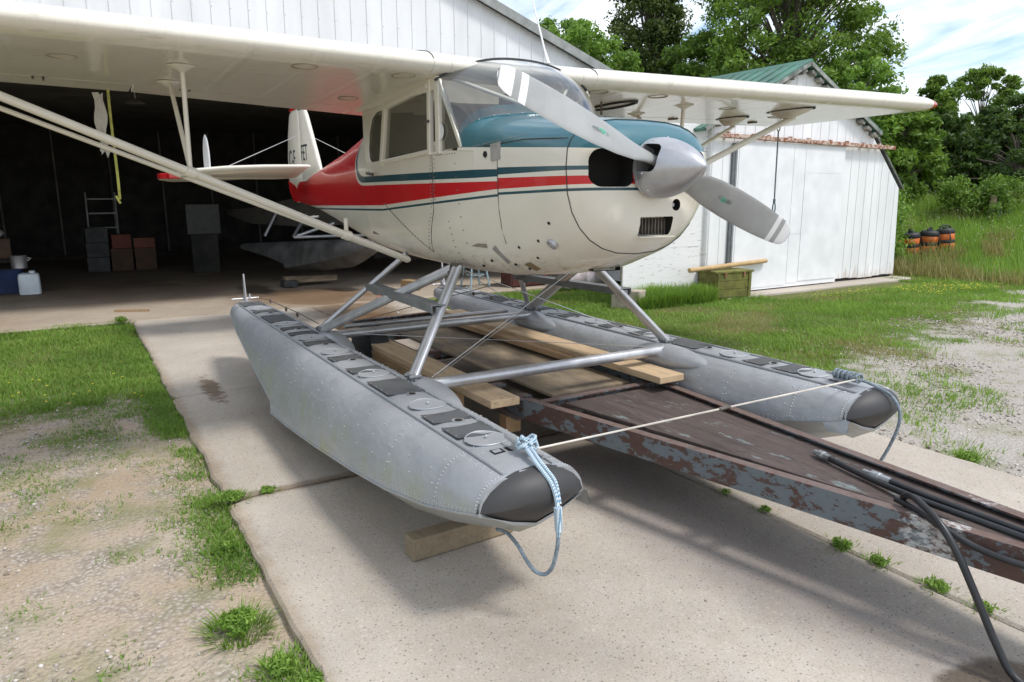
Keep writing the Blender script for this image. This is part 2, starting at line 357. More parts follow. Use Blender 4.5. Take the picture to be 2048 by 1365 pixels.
mb = MB(); mb.box((HX-.10, -.9, HEAD+.06), (.10, 12.7, .10)); mb.build('door_header', M_inceil, hangar)
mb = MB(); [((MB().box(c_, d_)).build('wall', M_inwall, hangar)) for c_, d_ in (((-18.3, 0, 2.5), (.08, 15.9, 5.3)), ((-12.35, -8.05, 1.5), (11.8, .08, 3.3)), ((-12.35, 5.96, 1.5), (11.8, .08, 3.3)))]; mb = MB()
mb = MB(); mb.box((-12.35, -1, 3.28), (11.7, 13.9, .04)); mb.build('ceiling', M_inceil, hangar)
# right jamb: corrugated sheets and frame
for k in range(3):
    mb = MB(); yy = JY+.02+k*.075
    mb.prism([(HX-.03, yy), (HX+.035, yy+.018), (HX+.035, yy+.045), (HX-.03, yy+.07)], 2, 0.01, HEAD-.01); mb.build('door_jamb', mat('grey_galvanised_sheet', (.55, .56, .57), .45, .3, .1, 8), hangar)
# lamps under the hangar ceiling (unlit)
LAMP = ['unlit white lamp under the hangar ceiling, second from the left', 'unlit ceiling lamp just above the tail fin in the hangar', 'unlit ceiling lamp between the jury struts and the tail fin', 'unlit ceiling lamp right of the tail fin near the red fuselage', 'unlit ceiling lamp at the far left under the near wing']
for (lx, ly) in ((-8.4, -2.6), (-8.6, -.2), (-10.2, -1.2), (-9.6, .9), (-8.0, -4.3)):
    lt = thing('ceiling_lamp', (lx, ly, 3.26), LAMP.pop(0), 'ceiling lamp', 'lamps under the hangar ceiling')
    mb = MB(); mb.tube([(lx, ly, 3.26), (lx, ly, 3.10)], .015, 8); mb.build('stem', M_screw, lt)
    mb = MB(); mb.lathe([(0, .05), (-.05, .12), (-.07, .16)], (lx, ly, 3.12), (0, 0, 1), 12); mb.build('lamp_shade', mat('dull_white_enamel', (.30, .29, .27), .5), lt, 40)
# ---------------------------------------------------------------- barn
BX = -4.2; BY0, BY1 = 5.94, 10.85
barn = thing('barn', (BX, 8.3, 0), 'white ribbed barn with green gabled roof and sliding door beside the hangar', 'barn')
outl = [(BY0, 0), (BY0, 2.57), (7.88, 3.52), (9.83, 2.54), (10.76, 1.64), (10.85, 0)]
def barn_top(y):
    for (a, za), (b2, zb) in zip(outl[1:], outl[2:]):
        if a <= y <= b2: return za+(zb-za)*(y-a)/(b2-a)
    return 0
RAIL = 2.36
y = BY0
while y < BY1-1e-6:
    y1 = min(y+.223, BY1)
    yb = sorted({y+.0004, y1-.0004} | {q for q in (7.88, 9.83, 10.76) if y < q < y1})
    top = [(q, barn_top(min(max(q, BY0+1e-4), 10.849))-.02) for q in yb]
    zl = .03+.03*vnoise(y*3, 1, 5)
    mb = MB(); mb.prism([(yb[0], zl), (yb[-1], zl)]+top[::-1], 0, BX-.03, BX+.004)
    zt = barn_top(y+.02)-.04
    if zt > .3: mb.prism([(y+.008, zl+.02), (y+.03, zl+.02), (y+.026, zt), (y+.012, zt)], 0, BX+.004, BX+.011)
    mb.build('siding_panel', M_siding2, barn); y = y1
mb = MB(); mb.prism([(BX, 0.02), (-9.6, .02), (-9.6, 2.57), (BX, 2.57)], 1, BY0+.02, BY0+.05); mb.build('back_frame', M_inwall, barn)
for k in range(17):      # boards on the long side wall
    z0 = .02+k*.15
    mb = MB(); mb.box(((BX-9.6)/2+.0, BY0-.008+.006*vnoise(k*1.7, 2, 4), z0+.074), (9.6-4.2-.006, .028, .1485)); mb.build('wall_board', M_peel, barn)
mb = MB(); mb.prism([(p[0]+.04, p[1]) if p[0] < 7 else (p[0]-.04, p[1]-.04) for p in outl], 0, -9.6, BX-.04); mb.build('inner_shell', M_inwall, barn)
# roof slopes: left visible from above as a green sheet with raised ribs
def slope(p0, p1, x0, x1, th, m, name):
    (a, za), (b2, zb) = p0, p1
    d = Vector((0, b2-a, zb-za)).normalized(); n = Vector((0, -d.z, d.y)); n = n if n.z > 0 else -n
    A, B = Vector((0, a, za)), Vector((0, b2, zb))
    mb = MB(); q = [A, B, B+n*th, A+n*th]
    mb.loft([[p+Vector((x, 0, 0)) for p in q] for x in (x0, x1)])
    k = x0
    while k > x1:
        mb.loft([[p+Vector((x, 0, 0)) for p in (A+n*th, B+n*th, B+n*(th+.018), A+n*(th+.018))] for x in (k, k-.03)]); k -= .25
    return mb.build(name, m, barn)
slope((BY0-.30, 2.43), (7.88, 3.52), BX+.13, -9.7, .05, M_greenroof, 'roof_slope')
slope((7.88, 3.52), (9.90, 2.52), BX+.13, -9.7, .05, M_greenroof, 'roof_slope')
slope((9.90, 2.52), (10.86, 1.60), BX+.03, -9.7, .015, M_roofdark, 'roof_slope')
mb = MB(); mb.prism([(7.74, 3.49), (7.88, 3.575), (8.02, 3.49), (7.88, 3.61)], 0, BX+.14, -9.7); mb.build('ridge_cap', M_greenroof, barn)
M_grey = mat('silvered_timber', (.36, .345, .31), .85, var=.3, scale=9)
# rafter tails under the gable overhang
k = 0
for (a, za), (b2, zb) in (((7.88, 3.52), (9.83, 2.54)), ((7.88, 3.52), (BY0, 2.57))):
    nR = 10
    for i in range(nR):
        f = (i+.6)/nR; yy = a+(b2-a)*f; zz = za+(zb-za)*f-.055
        M = Matrix.Rotation(math.atan2(zb-za, b2-a), 3, 'X')
        mb = MB(); mb.box((BX+.065, yy, zz), (.115, .12, .05), M); mb.build('rafter_tail', M_grey, barn, bevel=.008)
mb = MB()
for (a, za), (b2, zb) in (((7.88, 3.52), (9.88, 2.52)), ((7.88, 3.52), (BY0-.29, 2.44))):
    mb.beam((BX+.14, a, za+.02), (BX+.14, b2, zb+.02), .02, .055)
mb.build('barge_board', mat('weathered_grey_board', (.28, .29, .27), .8, var=.3, scale=8), barn)
# sliding door
door = MB(); door.box((BX+.05, 7.72, 1.17), (.035, 2.60, 2.30)); do = door.build('sliding_door', mat('white_painted_steel', (.82, .82, .83), .5, var=.04, scale=3), barn)
def sheet(y0, y1, z0, z1, th=.008):
    mb = MB(); mb.box((BX+.0695+th/2-.002, (y0+y1)/2, (z0+z1)/2), (th, y1-y0, z1-z0)); mb.build('door_sheet', do.data.materials[0], do)
sheet(6.45, 7.70, .06, 2.29); sheet(7.712, 7.99, .08, .88); sheet(7.712, 7.99, .89, 2.29); sheet(8.0, 9.0, .1, 1.86, .012); sheet(8.0, 9.0, 1.868, 2.29)
mb = MB(); mb.box((BX+.03, 6.37, 1.15), (.03, .05, 2.28)); mb.build('door_gap_strip', mat('dark_grey_edge', (.13, .14, .15), .5), barn)
mb = MB(); mb.beam((BX+.085, 7.68, 1.05), (BX+.085, 7.68, 1.16), .02, .03); mb.build('door_handle', M_black, do)
rail = MB(); rail.beam((BX+.09, 5.96, RAIL+.03), (BX+.09, 10.36, RAIL-.04), (.07), .065); rl = rail.build('door_rail', M_rust, barn, bevel=.01)
for yy in (6.2, 6.75, 7.1, 7.6, 8.05, 8.6, 9.05, 9.5, 9.95):
    mb = MB(); mb.box((BX+.06, yy, RAIL+.06-.016*(yy-5.96)), (.05, .045, .06)); mb.build('rail_bracket', M_rust, rl)

# free-standing painted board wall between the hangar doorway and the barn corner
bw = thing('board_wall', (-4.27, 5.15, 0), 'peeling white painted board wall between the hangar doorway and the barn', 'wall')
for k in range(18):
    mb = MB(); mb.box((-4.29+.004*vnoise(k*1.7, 2, 4), 5.145, .03+k*.146+.072), (.028, 1.57, .1452)); mb.build('wall_board', M_peel, bw)
for y in (4.45, 5.15, 5.86): mb = MB(); mb.box((-4.345, y, 1.3), (.07, .09, 2.6)); mb.build('post', M_timber, bw)

# studs and shelf in the dim back of the hangar
for k, y in enumerate(np.arange(-7.4, 5.6, 1.22)):
    mb = MB(); mb.box((-18.2, y, 1.65), (.09, .045, 3.2)); mb.build('wall_stud', M_inceil, hangar)
# ---------------------------------------------------------------- vegetation
def leafmat(name, c1, c2, trans=.35):
    m = bpy.data.materials.new(name); m.use_nodes = True; t = m.node_tree; b = t.nodes['Principled BSDF']; o = [n for n in t.nodes if n.type == 'OUTPUT_MATERIAL'][0]
    a = nd(t, 'ShaderNodeAttribute', attribute_name='tint')
    c = mix(t, a.outputs['Fac'], c1, c2); t.links.new(c, b.inputs['Base Color']); setb(b, Roughness=.55, Specular_IOR_Level=.3)
    tr = nd(t, 'ShaderNodeBsdfTranslucent'); t.links.new(mix(t, .5, c, (c2[0]*1.2, c2[1]*1.3, c2[2]*.6)), tr.inputs[0])
    ms = nd(t, 'ShaderNodeMixShader'); ms.inputs[0].default_value = trans; t.links.new(b.outputs[0], ms.inputs[1]); t.links.new(tr.outputs[0], ms.inputs[2]); t.links.new(ms.outputs[0], o.inputs[0])
    return m
LEAF_MID = leafmat('mid_green_leaves', (.06, .125, .018), (.225, .345, .06))
LEAF_LIGHT = leafmat('fresh_green_leaves', (.07, .15, .02), (.26, .41, .075))
LEAF_DARK = leafmat('dark_green_leaves', (.03, .055, .014), (.12, .165, .04))
LEAF_WOOD = leafmat('deep_wood_leaves', (.025, .055, .014), (.105, .175, .038))
GRASS = leafmat('grass_blades', (.085, .175, .025), (.30, .45, .085), .35)
GRASS_DRY = leafmat('dry_grass_blades', (.14, .16, .04), (.42, .36, .16), .3)
BARK = mat('grey_brown_bark', (.16, .13, .10), .9, var=.3, scale=6, stretch=(1, 1, .3), bmp=.5)
def leaf_cloud(centers, radii, per, size, seed, flat=.7, droop=.2):
    """leaf-sized diamond faces scattered through clumps"""
    r = np.random.default_rng(seed); K = len(centers); n = K*per
    c = np.repeat(np.asarray(centers), per, 0); rad = np.repeat(np.asarray(radii), per)
    d = r.normal(size=(n, 3)); d /= np.linalg.norm(d, axis=1)[:, None]
    rr = rad*(r.random(n)**.45); p = c+d*rr[:, None]*np.array([1, 1, flat])
    nrm = r.normal(size=(n, 3))*.75+d*.5+np.array([0, 0, .55]); nrm /= np.linalg.norm(nrm, axis=1)[:, None]
    a = np.cross(nrm, r.normal(size=(n, 3))); a /= np.linalg.norm(a, axis=1)[:, None]; a[:, 2] -= droop; b = np.cross(nrm, a)
    s = size*(.6+.8*r.random(n))[:, None]
    V = np.stack([p-a*s, p+b*s*.42+nrm*s*.1, p+a*s, p-b*s*.42+nrm*s*.1], 1).reshape(-1, 3)
    clump = np.repeat(r.random(K), per); tint = np.clip(.55*r.random(n)+.45*clump, 0, 1)
    return V, np.arange(n*4).reshape(-1, 4), np.repeat(tint, 4)
def tree(name, label, base, h, w, leaf, seed, clumps=60, per=130, size=.11, crown_lo=.25, shape='round', trunk_r=.18, cr=.14, group=None, flat=.7, lean=(0, 0), cat='tree'):
    r = np.random.default_rng(seed); root = thing(name, base, label, cat, group); B = np.array(base)
    cs, rs = [], []
    while len(cs) < clumps:
        f = r.random()
        z = crown_lo+(1-crown_lo)*f
        if shape == 'round': prof = math.sqrt(max(0, 1-(2*f**.8-1)**2))*.95+.08
        elif shape == 'column': prof = .75*math.sin(math.pi*min(1, f*.92+.08))**.5+.05
        else: prof = (1-f)**.8*.9+.12
        ang = r.random()*2*math.pi; q = r.random()**.4
        lump = .75+.5*vnoise(np.array(ang*1.2+seed), np.array(z*5.), seed)
        rad = w*prof*q*float(lump)
        cs.append(B+np.array([math.cos(ang)*rad+lean[0]*f, math.sin(ang)*rad+lean[1]*f, z*h])); rs.append(h*cr*(.45+.75*r.random())*(1.15-.5*f))
    V, Fc, tint = leaf_cloud(cs, rs, per, size, seed, flat)
    # limbs from the trunk to a good part of the clumps
    mb = MB(); top = B+np.array([lean[0]*.8, lean[1]*.8, h*.86])
    def tp(z): f = max(0, z/h); return B+np.array([lean[0]*f*.9+.1*w*math.sin(f*5+seed)*.25, lean[1]*f*.9+.1*w*math.cos(f*4+seed)*.25, z])
    mb.tube([tp(-.3)]+[tp(h*k) for k in (.05, .2, .4, .6, .78)], [trunk_r*1.3, trunk_r*1.1, trunk_r*.85, trunk_r*.6, trunk_r*.36, trunk_r*.12], 8)
    for i in range(0, len(cs), 2):
        c = cs[i]; z0 = max(h*.12, (c[2]-B[2])*.62); a = tp(z0); mid = (a+c)/2+np.array([0, 0, .04*h])
        rr = trunk_r*.32*(1.1-z0/h); mb.tube([a, mid, c], [rr, rr*.6, rr*.15], 5)
    mb.build('trunk', BARK, root, 60)
    me = fast_mesh('crown', V, Fc, leaf, None, tint); meshobj('crown', me, root)
    return root
def gz(x, y): return (x, y, ground_z(x, y))
SP = leaf_cloud
tree('ash_tree', 'feathery light green ash tree rising behind the hangar roof', gz(-15.5, 11.3), 5.6, 2.5, LEAF_LIGHT, 1, 230, 150, .068, .15, cr=.085)
tree('ash_tree', 'small leafy tree tip poking above the hangar roof edge', gz(-17.6, 9.0), 7.7, .65, LEAF_LIGHT, 2, 60, 120, .068, .55, 'column', cr=.05)
tree('spruce_like_tree', 'tall dark olive green tree standing behind the ash tree', gz(-15.7, 14.8), 8.6, 1.6, LEAF_DARK, 3, 300, 150, .068, .15, 'column', flat=.6, cr=.075)
tree('maple_tree', 'broad bright green maple towering over the green barn roof', gz(-11.3, 16.0), 7.5, 2.55, LEAF_MID, 4, 400, 165, .068, .12, 'round', .24, cr=.085, lean=(.2, .2))
tree('maple_tree', 'leafy green tree filling in between the dark tree and the broad maple', gz(-13.6, 15.2), 5.0, 2.1, LEAF_MID, 24, 210, 150, .068, .12, cr=.09)
tree('maple_tree', 'lower green maple bough hanging over the right barn eave', gz(-8.6, 15.6), 3.9, 1.25, LEAF_LIGHT, 5, 100, 120, .066, .15, 'round', .14, cr=.10)
tree('poplar_tree', 'slender tree with thin airy top to the right of the barn', gz(-9.3, 20.6), 3.55, .95, LEAF_MID, 6, 70, 150, .068, .2, 'column', .1, cr=.10)
tree('elm_tree', 'open airy tree crown standing against the sky beyond the wing tip', gz(-9.9, 24.6), 4.05, 1.75, LEAF_MID, 7, 75, 150, .068, .42, 'round', .12, cr=.085)
tree('elm_tree', 'dark rounded tree at the right edge of the photo', gz(-7.4, 22.2), 2.9, 1.6, LEAF_WOOD, 8, 110, 150, .068, .05, cr=.12)
tree('elm_tree', 'tall dark tree just beyond the right edge tree', gz(-5.0, 22.8), 3.3, 1.6, LEAF_DARK, 9, 110, 150, .068, .1, cr=.11)
tree('elm_tree', 'lush green tree directly behind the steep right barn wall', gz(-8.0, 16.9), 2.6, 1.1, LEAF_MID, 10, 110, 120, .075, .02, cr=.13)
tree('elm_tree', 'shadowy tree between the slender tree and the fence', gz(-8.7, 19.6), 2.5, 1.4, LEAF_WOOD, 12, 110, 120, .066, .02, cr=.13)
tree('elm_tree', 'shadowy low tree behind the tilted fence post', gz(-6.6, 20.2), 2.0, 1.5, LEAF_WOOD, 13, 100, 120, .066, .0, cr=.14)
tree('elm_tree', 'dense dark tree farther back behind the airy crown', gz(-12.8, 25.4), 3.2, 2.2, LEAF_WOOD, 14, 110, 120, .09, .0, cr=.12)
for i, (x, y) in enumerate([(-22, 20), (-19, 24), (-15.5, 28), (-11.5, 31), (-8, 33), (-4.5, 34), (-25, 16)]):
    tree('wood_tree', 'dark tree of the dense wood behind the fence', gz(x, y), 3.2+.4*(i % 3), 2.8, LEAF_WOOD, 30+i, 100, 110, .11, .0, group='trees of the far wood', cr=.12)
def bush(name, label, x, y, w, h, leaf, seed, n=26, per=110, size=.05, cat='bush', group=None):
    r = np.random.default_rng(seed); z = ground_z(x, y); root = thing(name, (x, y, z), label, cat, group)
    cs = [(x+(r.random()-.5)*1.6*w, y+(r.random()-.5)*1.6*w, z+h*(.1+.75*r.random())) for _ in range(n)]
    V, Fc, ti = leaf_cloud(cs, [h*.3*(.6+.6*r.random()) for _ in range(n)], per, size, seed, .9)
    meshobj('foliage', fast_mesh('foliage', V, Fc, leaf, None, ti), root)
    mb = MB()
    for c in cs[::3]: mb.tube([(x, y, z-.05), ((x+c[0])/2, (y+c[1])/2, z+h*.3), c], [.012, .009, .003], 4)
    mb.build('stem', BARK, root); return root
bush('bush', 'bright green leafy bush growing against the right barn corner', -5.25, 11.75, .42, 1.55, LEAF_LIGHT, 41, 90, 150, .04)
bush('bush', 'taller green bush behind the leaning orange cans', -6.5, 13.3, .6, 1.5, LEAF_MID, 42, 70, 150, .045)
bush('bush', 'low leafy scrub at the foot of the fence line', -5.6, 16.3, .9, .9, LEAF_MID, 43, 60, 130, .045)
# ---------------------------------------------------------------- grass and gravel
def blades(P, h, wd, seed, lean=.45, tint_lo=0., tint_hi=1., tri=False):
    r = np.random.default_rng(seed); n = len(P); a = r.random(n)*2*math.pi
    pn = fbm(P[:, 0]*1.6, P[:, 1]*1.6, 91); pn2 = fbm(P[:, 0]*5, P[:, 1]*5, 92)
    hh = h*(.5+.8*r.random(n))*(.55+.9*pn2); dx, dy = np.cos(a), np.sin(a); ln = hh*lean*(.3+1.2*r.random(n)); ww = wd*(.6+.8*r.random(n))
    sx, sy = -dy*ww/2, dx*ww/2; z0 = P[:, 2]-.01
    base1 = np.stack([P[:, 0]+sx, P[:, 1]+sy, z0], 1); base2 = np.stack([P[:, 0]-sx, P[:, 1]-sy, z0], 1)
    tip = np.stack([P[:, 0]+dx*ln, P[:, 1]+dy*ln, z0+hh], 1)
    m1 = np.stack([P[:, 0]+dx*ln*.35+sx*.75, P[:, 1]+dy*ln*.35+sy*.75, z0+hh*.6], 1); m2 = m1-np.stack([sx, sy, sx*0], 1)*1.5
    tint = np.clip(tint_lo+(tint_hi-tint_lo)*(.45*r.random(n)+.75*pn+.45*pn2-.35), 0, 1)
    if tri: return np.stack([base1, base2, tip], 1).reshape(-1, 3), np.arange(3*n).reshape(-1, 3), np.repeat(tint, 3)
    V = np.stack([base1, base2, m2, m1, tip], 1).reshape(-1, 3); k = np.arange(n)[:, None]*5
    return V, np.concatenate([np.concatenate([k, k+1, k+2], 1), np.concatenate([k, k+2, k+3], 1), np.concatenate([k+3, k+2, k+4], 1)]), np.repeat(tint, 5)
def stuff(name, parts, m, **tags):
    Vs, Fs, Ts = [], [], []; off = 0
    for V, Fc, T in parts: Vs.append(V); Fs.append(Fc+off); Ts.append(T); off += len(V)
    o = bpy.data.objects.new(name, fast_mesh(name, np.concatenate(Vs), np.concatenate(Fs), m, None, np.concatenate(Ts))); COL.objects.link(o); tagit(o, kind='stuff', **tags); return o
def scatter(n, x0, x1, y0, y1, dens):
    x = x0+(x1-x0)*rng.random(n); y = y0+(y1-y0)*rng.random(n); k = rng.random(n) < dens(x, y)
    x, y = x[k], y[k]; return np.stack([x, y, -.035+hill(x, y)], 1)
sm = lambda a, lo, hi: np.clip((a-lo)/(hi-lo), 0, 1)**2*(3-2*np.clip((a-lo)/(hi-lo), 0, 1))
nz = lambda x, y, s, sc: fbm(x*sc, y*sc, s)
# left lawn, thinning to bare dirt towards the camera
def dl(x, y):
    lawn = 1-sm(x+(nz(x, y, 2, 1.1)-.5)*2.6+(nz(x, y, 9, 4)-.5)*1.4, -3.0, -2.2)
    tuft = sm(nz(x, y, 5, 2.6), .46, .62)*.6*sm(-x, -1.9, .9)+sm(nz(x, y, 8, 3.4), .52, .64)*.32
    return np.clip(np.maximum(lawn*(.45+.8*sm(nz(x, y, 4, 2.2), .3, .6)), tuft), 0, 1)
P = scatter(330000, -6.33, 2.9, -6.4, -1.86, dl)
lawn = P[:, 0] < -2.5; P0 = P
Lb = [blades(P[lawn], .05, .0065, 51, .8), blades(P[~lawn], .026, .0055, 52, 1.2, 0, .8)]
def dedge(x, y):  # weeds hugging the slab edge
    return sm(nz(x, y, 15, 2.0), .32, .58)*np.exp(-((y+1.90)/.11)**2)
P = scatter(75000, -6.3, 2.4, -2.35, -1.78, dedge); Lb.append(blades(P, .035, .006, 53, 1.1))
P = scatter(9000, -6.5, -6.25, -6.4, -1.85, lambda x, y: 1+0*x); Lb.append(blades(P, .06, .007, 58, .6))
kd = rng.random(lawn.sum()) < .10; Pd = P0[lawn][kd]
stuff('dry_grass', [blades(Pd, .05, .006, 151, 1.0)], GRASS_DRY, label='straw coloured thatch mixed through the left lawn', cat='grass')
stuff('grass', Lb, GRASS, label='short green grass thinning to bare dirt left of the concrete', cat='grass')
# right lawn, patchy towards the gravel
def dr(x, y):
    e = x-(.15-.25*(y-2))+(nz(x, y, 21, .9)-.5)*2.6+(nz(x, y, 22, 3)-.5)*1.6
    lawn = 1-sm(e, -.7, .5); tuft = sm(nz(x, y, 25, 2.1), .56, .70)*.42
    return np.clip(np.maximum(lawn*(.55+.6*sm(nz(x, y, 24, 1.7), .3, .6)), tuft), 0, 1)
P = scatter(430000, -6.3, 3.2, 2.06, 13, dr)
P = P[~((P[:, 0] < BX+.05) & (P[:, 1] > BY0-.1) & (P[:, 1] < BY1+.05))]; P = P[~((P[:, 0] < -3.35) & (P[:, 0] > -5) & (P[:, 1] > 6.7) & (P[:, 1] < 10.4))]
P = P[~((P[:, 0] < -6.3) & (P[:, 1] < 5.9))]
far = P[:, 1] > 6
dry = nz(P[:, 0], P[:, 1], 33, 1.3)+.25*(rng.random(len(P))-.5) > .66
stuff('grass', [blades(P[~far & ~dry], .05, .0075, 54, .8), blades(P[far & ~dry], .06, .012, 55, .6, tri=True)], GRASS, label='green lawn running from the concrete to the barn', cat='grass')
stuff('dry_grass', [blades(P[dry], .04, .008, 56, 1.0, tri=True)], GRASS_DRY, label='yellowed dry grass in patches of the right lawn', cat='grass')
# hill meadow
P = scatter(230000, -12, 4, 11.2, 24, lambda x, y: .25+.75*sm(nz(x, y, 31, .8), .3, .6)); P = P[~((P[:, 0] < BX+.1) & (P[:, 1] < BY1+.15))]
dry = nz(P[:, 0], P[:, 1], 37, .7) > .58
stuff('meadow_grass', [blades(P[~dry], .24, .016, 57, .45, .3, 1., tri=True)], GRASS, label='tall meadow grass on the slope below the fence', cat='grass')
stuff('meadow_grass', [blades(P[dry], .28, .02, 59, .4, .2, .9, tri=True)], GRASS_DRY, label='straw coloured seed heads among the tall meadow grass', cat='grass')
# tall weeds against the barn's long wall and hangar jamb
P = scatter(11000, -4.24, -3.72, 4.25, 5.72, lambda x, y: 1+0*x); stuff('tall_grass', [blades(P, .23, .009, 61, .55)], GRASS, label='tall uncut grass along the peeling white board wall', cat='grass')
# wild yellow and white flowers
def flowers(name, label, P, col, s, seed, h):
    r = np.random.default_rng(seed); n = len(P); z = P[:, 2]+h*(.5+.6*r.random(n))
    V = np.stack([np.stack([P[:, 0]+dx*s, P[:, 1]+dy*s, z+dz*s], 1) for dx, dy, dz in ((1, 0, .5), (0, 1, .3), (-1, 0, .5), (0, -1, .3))], 1).reshape(-1, 3)
    stuff(name, [(V, np.arange(4*n).reshape(-1, 4), np.ones(4*n))], mat(name+'_petals', col, .7, var=.1), label=label, cat='flowers')
P = scatter(260, -3.0, -2.2, 8.8, 10.6, lambda x, y: 1+0*x); flowers('yellow_flowers', 'small yellow flowers in the lawn below the orange cans', P, (.75, .6, .03), .012, 1, .10)
P = scatter(110, -3.3, -2.9, 6.9, 8.6, lambda x, y: 1+0*x); flowers('yellow_flowers', 'small yellow flowers along the barn concrete strip', P, (.75, .6, .03), .011, 6, .10)
P = scatter(900, -1.6, .8, 2.5, 4.6, lambda x, y: sm(nz(x, y, 40, 2), .45, .6)); flowers('white_clover', 'white clover heads dotted in the lawn beside the far float', P, (.75, .72, .62), .007, 2, .08)
P = scatter(16, -3.3, -2.3, -3.0, -2.0, lambda x, y: 1+0*x); flowers('yellow_flowers', 'few yellow flowers in the grass left of the slab', P, (.75, .6, .03), .012, 3, .09)
P = scatter(500, -9, -3, 13.5, 19, lambda x, y: 1+0*x); flowers('white_umbels', 'pale flower heads standing in the hill meadow', P, (.62, .58, .45), .02, 4, .38)
# loose stones
def stones(name, P, smin, smax, seed, m, **tags):
    r = np.random.default_rng(seed); n = len(P)
    base = np.array([(1, 0, 0), (0, 1, 0), (-1, 0, 0), (0, -1, 0), (0, 0, .7), (0, 0, -.7)], float); fc = np.array([(0, 1, 4), (1, 2, 4), (2, 3, 4), (3, 0, 4), (1, 0, 5), (2, 1, 5), (3, 2, 5), (0, 3, 5)])
    s = smin+(smax-smin)*r.random(n)**3; a = r.random(n)*6.28; jit = .65+.7*r.random((n, 6, 3)); v = base[None]*jit*s[:, None, None]
    ca, sa = np.cos(a)[:, None], np.sin(a)[:, None]; v = np.stack([v[..., 0]*ca-v[..., 1]*sa, v[..., 0]*sa+v[..., 1]*ca, v[..., 2]], -1)+P[:, None, :]
    stuff(name, [(v.reshape(-1, 3), (fc[None]+np.arange(n)[:, None, None]*6).reshape(-1, 3), np.repeat(r.random(n), 6))], m, **tags)
m, t, b = newmat('loose_gravel'); a = nd(t, 'ShaderNodeAttribute', attribute_name='tint'); t.links.new(mix(t, a.outputs['Fac'], (.22, .18, .14), (.62, .57, .52)), b.inputs['Base Color']); setb(b, Roughness=.9); M_grav = m
P1 = scatter(9000, -3.2, 2.8, -5.5, -1.86, lambda x, y: .25+.75*sm(nz(x, y, 71, 1.6), .45, .65)); P1[:, 2] += .002
stones('gravel', P1, .003, .013, 72, M_grav, label='loose pebbles on the bare dirt left of the slab', cat='gravel')
P2 = scatter(26000, -2.2, 3.2, 2.1, 10, lambda x, y: sm(x-(.15-.25*(y-2))+(nz(x, y, 21, .9)-.5)*2.4, -.6, .6)); P2[:, 2] += .002
stones('gravel', P2, .004, .017, 73, M_grav, label='pale loose gravel beside the right edge of the slab', cat='gravel')
# countable weeds
def weed(x, y, rad, h, n, seed, label, group=None, leaf=None, z=None):
    r = np.random.default_rng(seed); zz = (0 if (-1.81 < y < 2.0 and x > -6.3) else ground_z(x, y)) if z is None else z
    a = r.random(n)*6.28; q = rad*np.sqrt(r.random(n)); P = np.stack([x+np.cos(a)*q, y+np.sin(a)*q, np.full(n, zz)], 1)
    V, Fc, T = blades(P[:max(20, n//3)], h*.8, .005, seed, 1.2)
    V2, F2, T2 = leaf_cloud([(x+rad*.6*(r.random()-.5), y+rad*.6*(r.random()-.5), zz+h*(.3+.5*r.random())) for _ in range(14)], [rad*.42]*14, max(6, n//6), .0085, seed, .45)
    me = fast_mesh('weed_clump', np.concatenate([V, V2]), np.concatenate([Fc, np.stack([F2[:, [0, 1, 2]], F2[:, [0, 2, 3]]], 1).reshape(-1, 3)+len(V)]), leaf or GRASS, None, np.concatenate([T, T2]))
    o = bpy.data.objects.new('weed_clump', me); COL.objects.link(o); tagit(o, label, 'weed', group)
weed(1.19, -1.98, .105, .085, 900, 81, 'big ferny green weed clump at the slab edge nearest the camera side')
weed(1.50, -1.90, .08, .05, 450, 82, 'flat green weeds below the big ferny clump along the slab edge')
weed(1.64, -1.83, .07, .04, 350, 83, 'lowest green weeds at the bottom of the slab edge')
weed(.02, -1.80, .11, .045, 500, 84, 'green weeds in the notch where the two slabs meet')
weed(.0, -1.60, .07, .02, 160, 85, 'thin weed tuft growing in the slab joint beside the float')
weed(.52, -1.88, .06, .05, 260, 86, 'small green weed tuft right beside the second slab edge')
weed(-6.33, -1.93, .12, .13, 420, 87, 'taller grass tuft at the hangar end corner of the slab')
weed(.72, -3.30, .09, .055, 300, 88, 'lone yellow green grass tuft on the dirt at the far left')
weed(1.55, -2.30, .09, .05, 260, 89, 'pale grass tuft on the dirt at the bottom of the photo')
weed(1.66, 2.14, .13, .055, 420, 90, 'bright green weed patch at the gravel edge of the slab')
weed(1.85, 2.50, .08, .03, 160, 97, 'small weed patch in the gravel at the right edge')
for i, (x, y, q, nn_) in enumerate([(1.30, .45, .05, 40), (1.55, .45, .06, 55), (1.98, .45, .09, 150), (2.16, .45, .07, 120), (2.40, .46, .08, 120), (2.58, .46, .06, 80)]):
    weed(x, y, q, .03, nn_, 91+i, ['sparse wisps of weed in the concrete joint', 'second wisp of weed along the concrete joint', 'feathery weed clump in the joint beside the trailer rail', 'creeping weed trail in the joint below the trailer rail', 'green weed patch in the joint beside the black hose', 'last weed tuft in the joint at the right edge'][i])
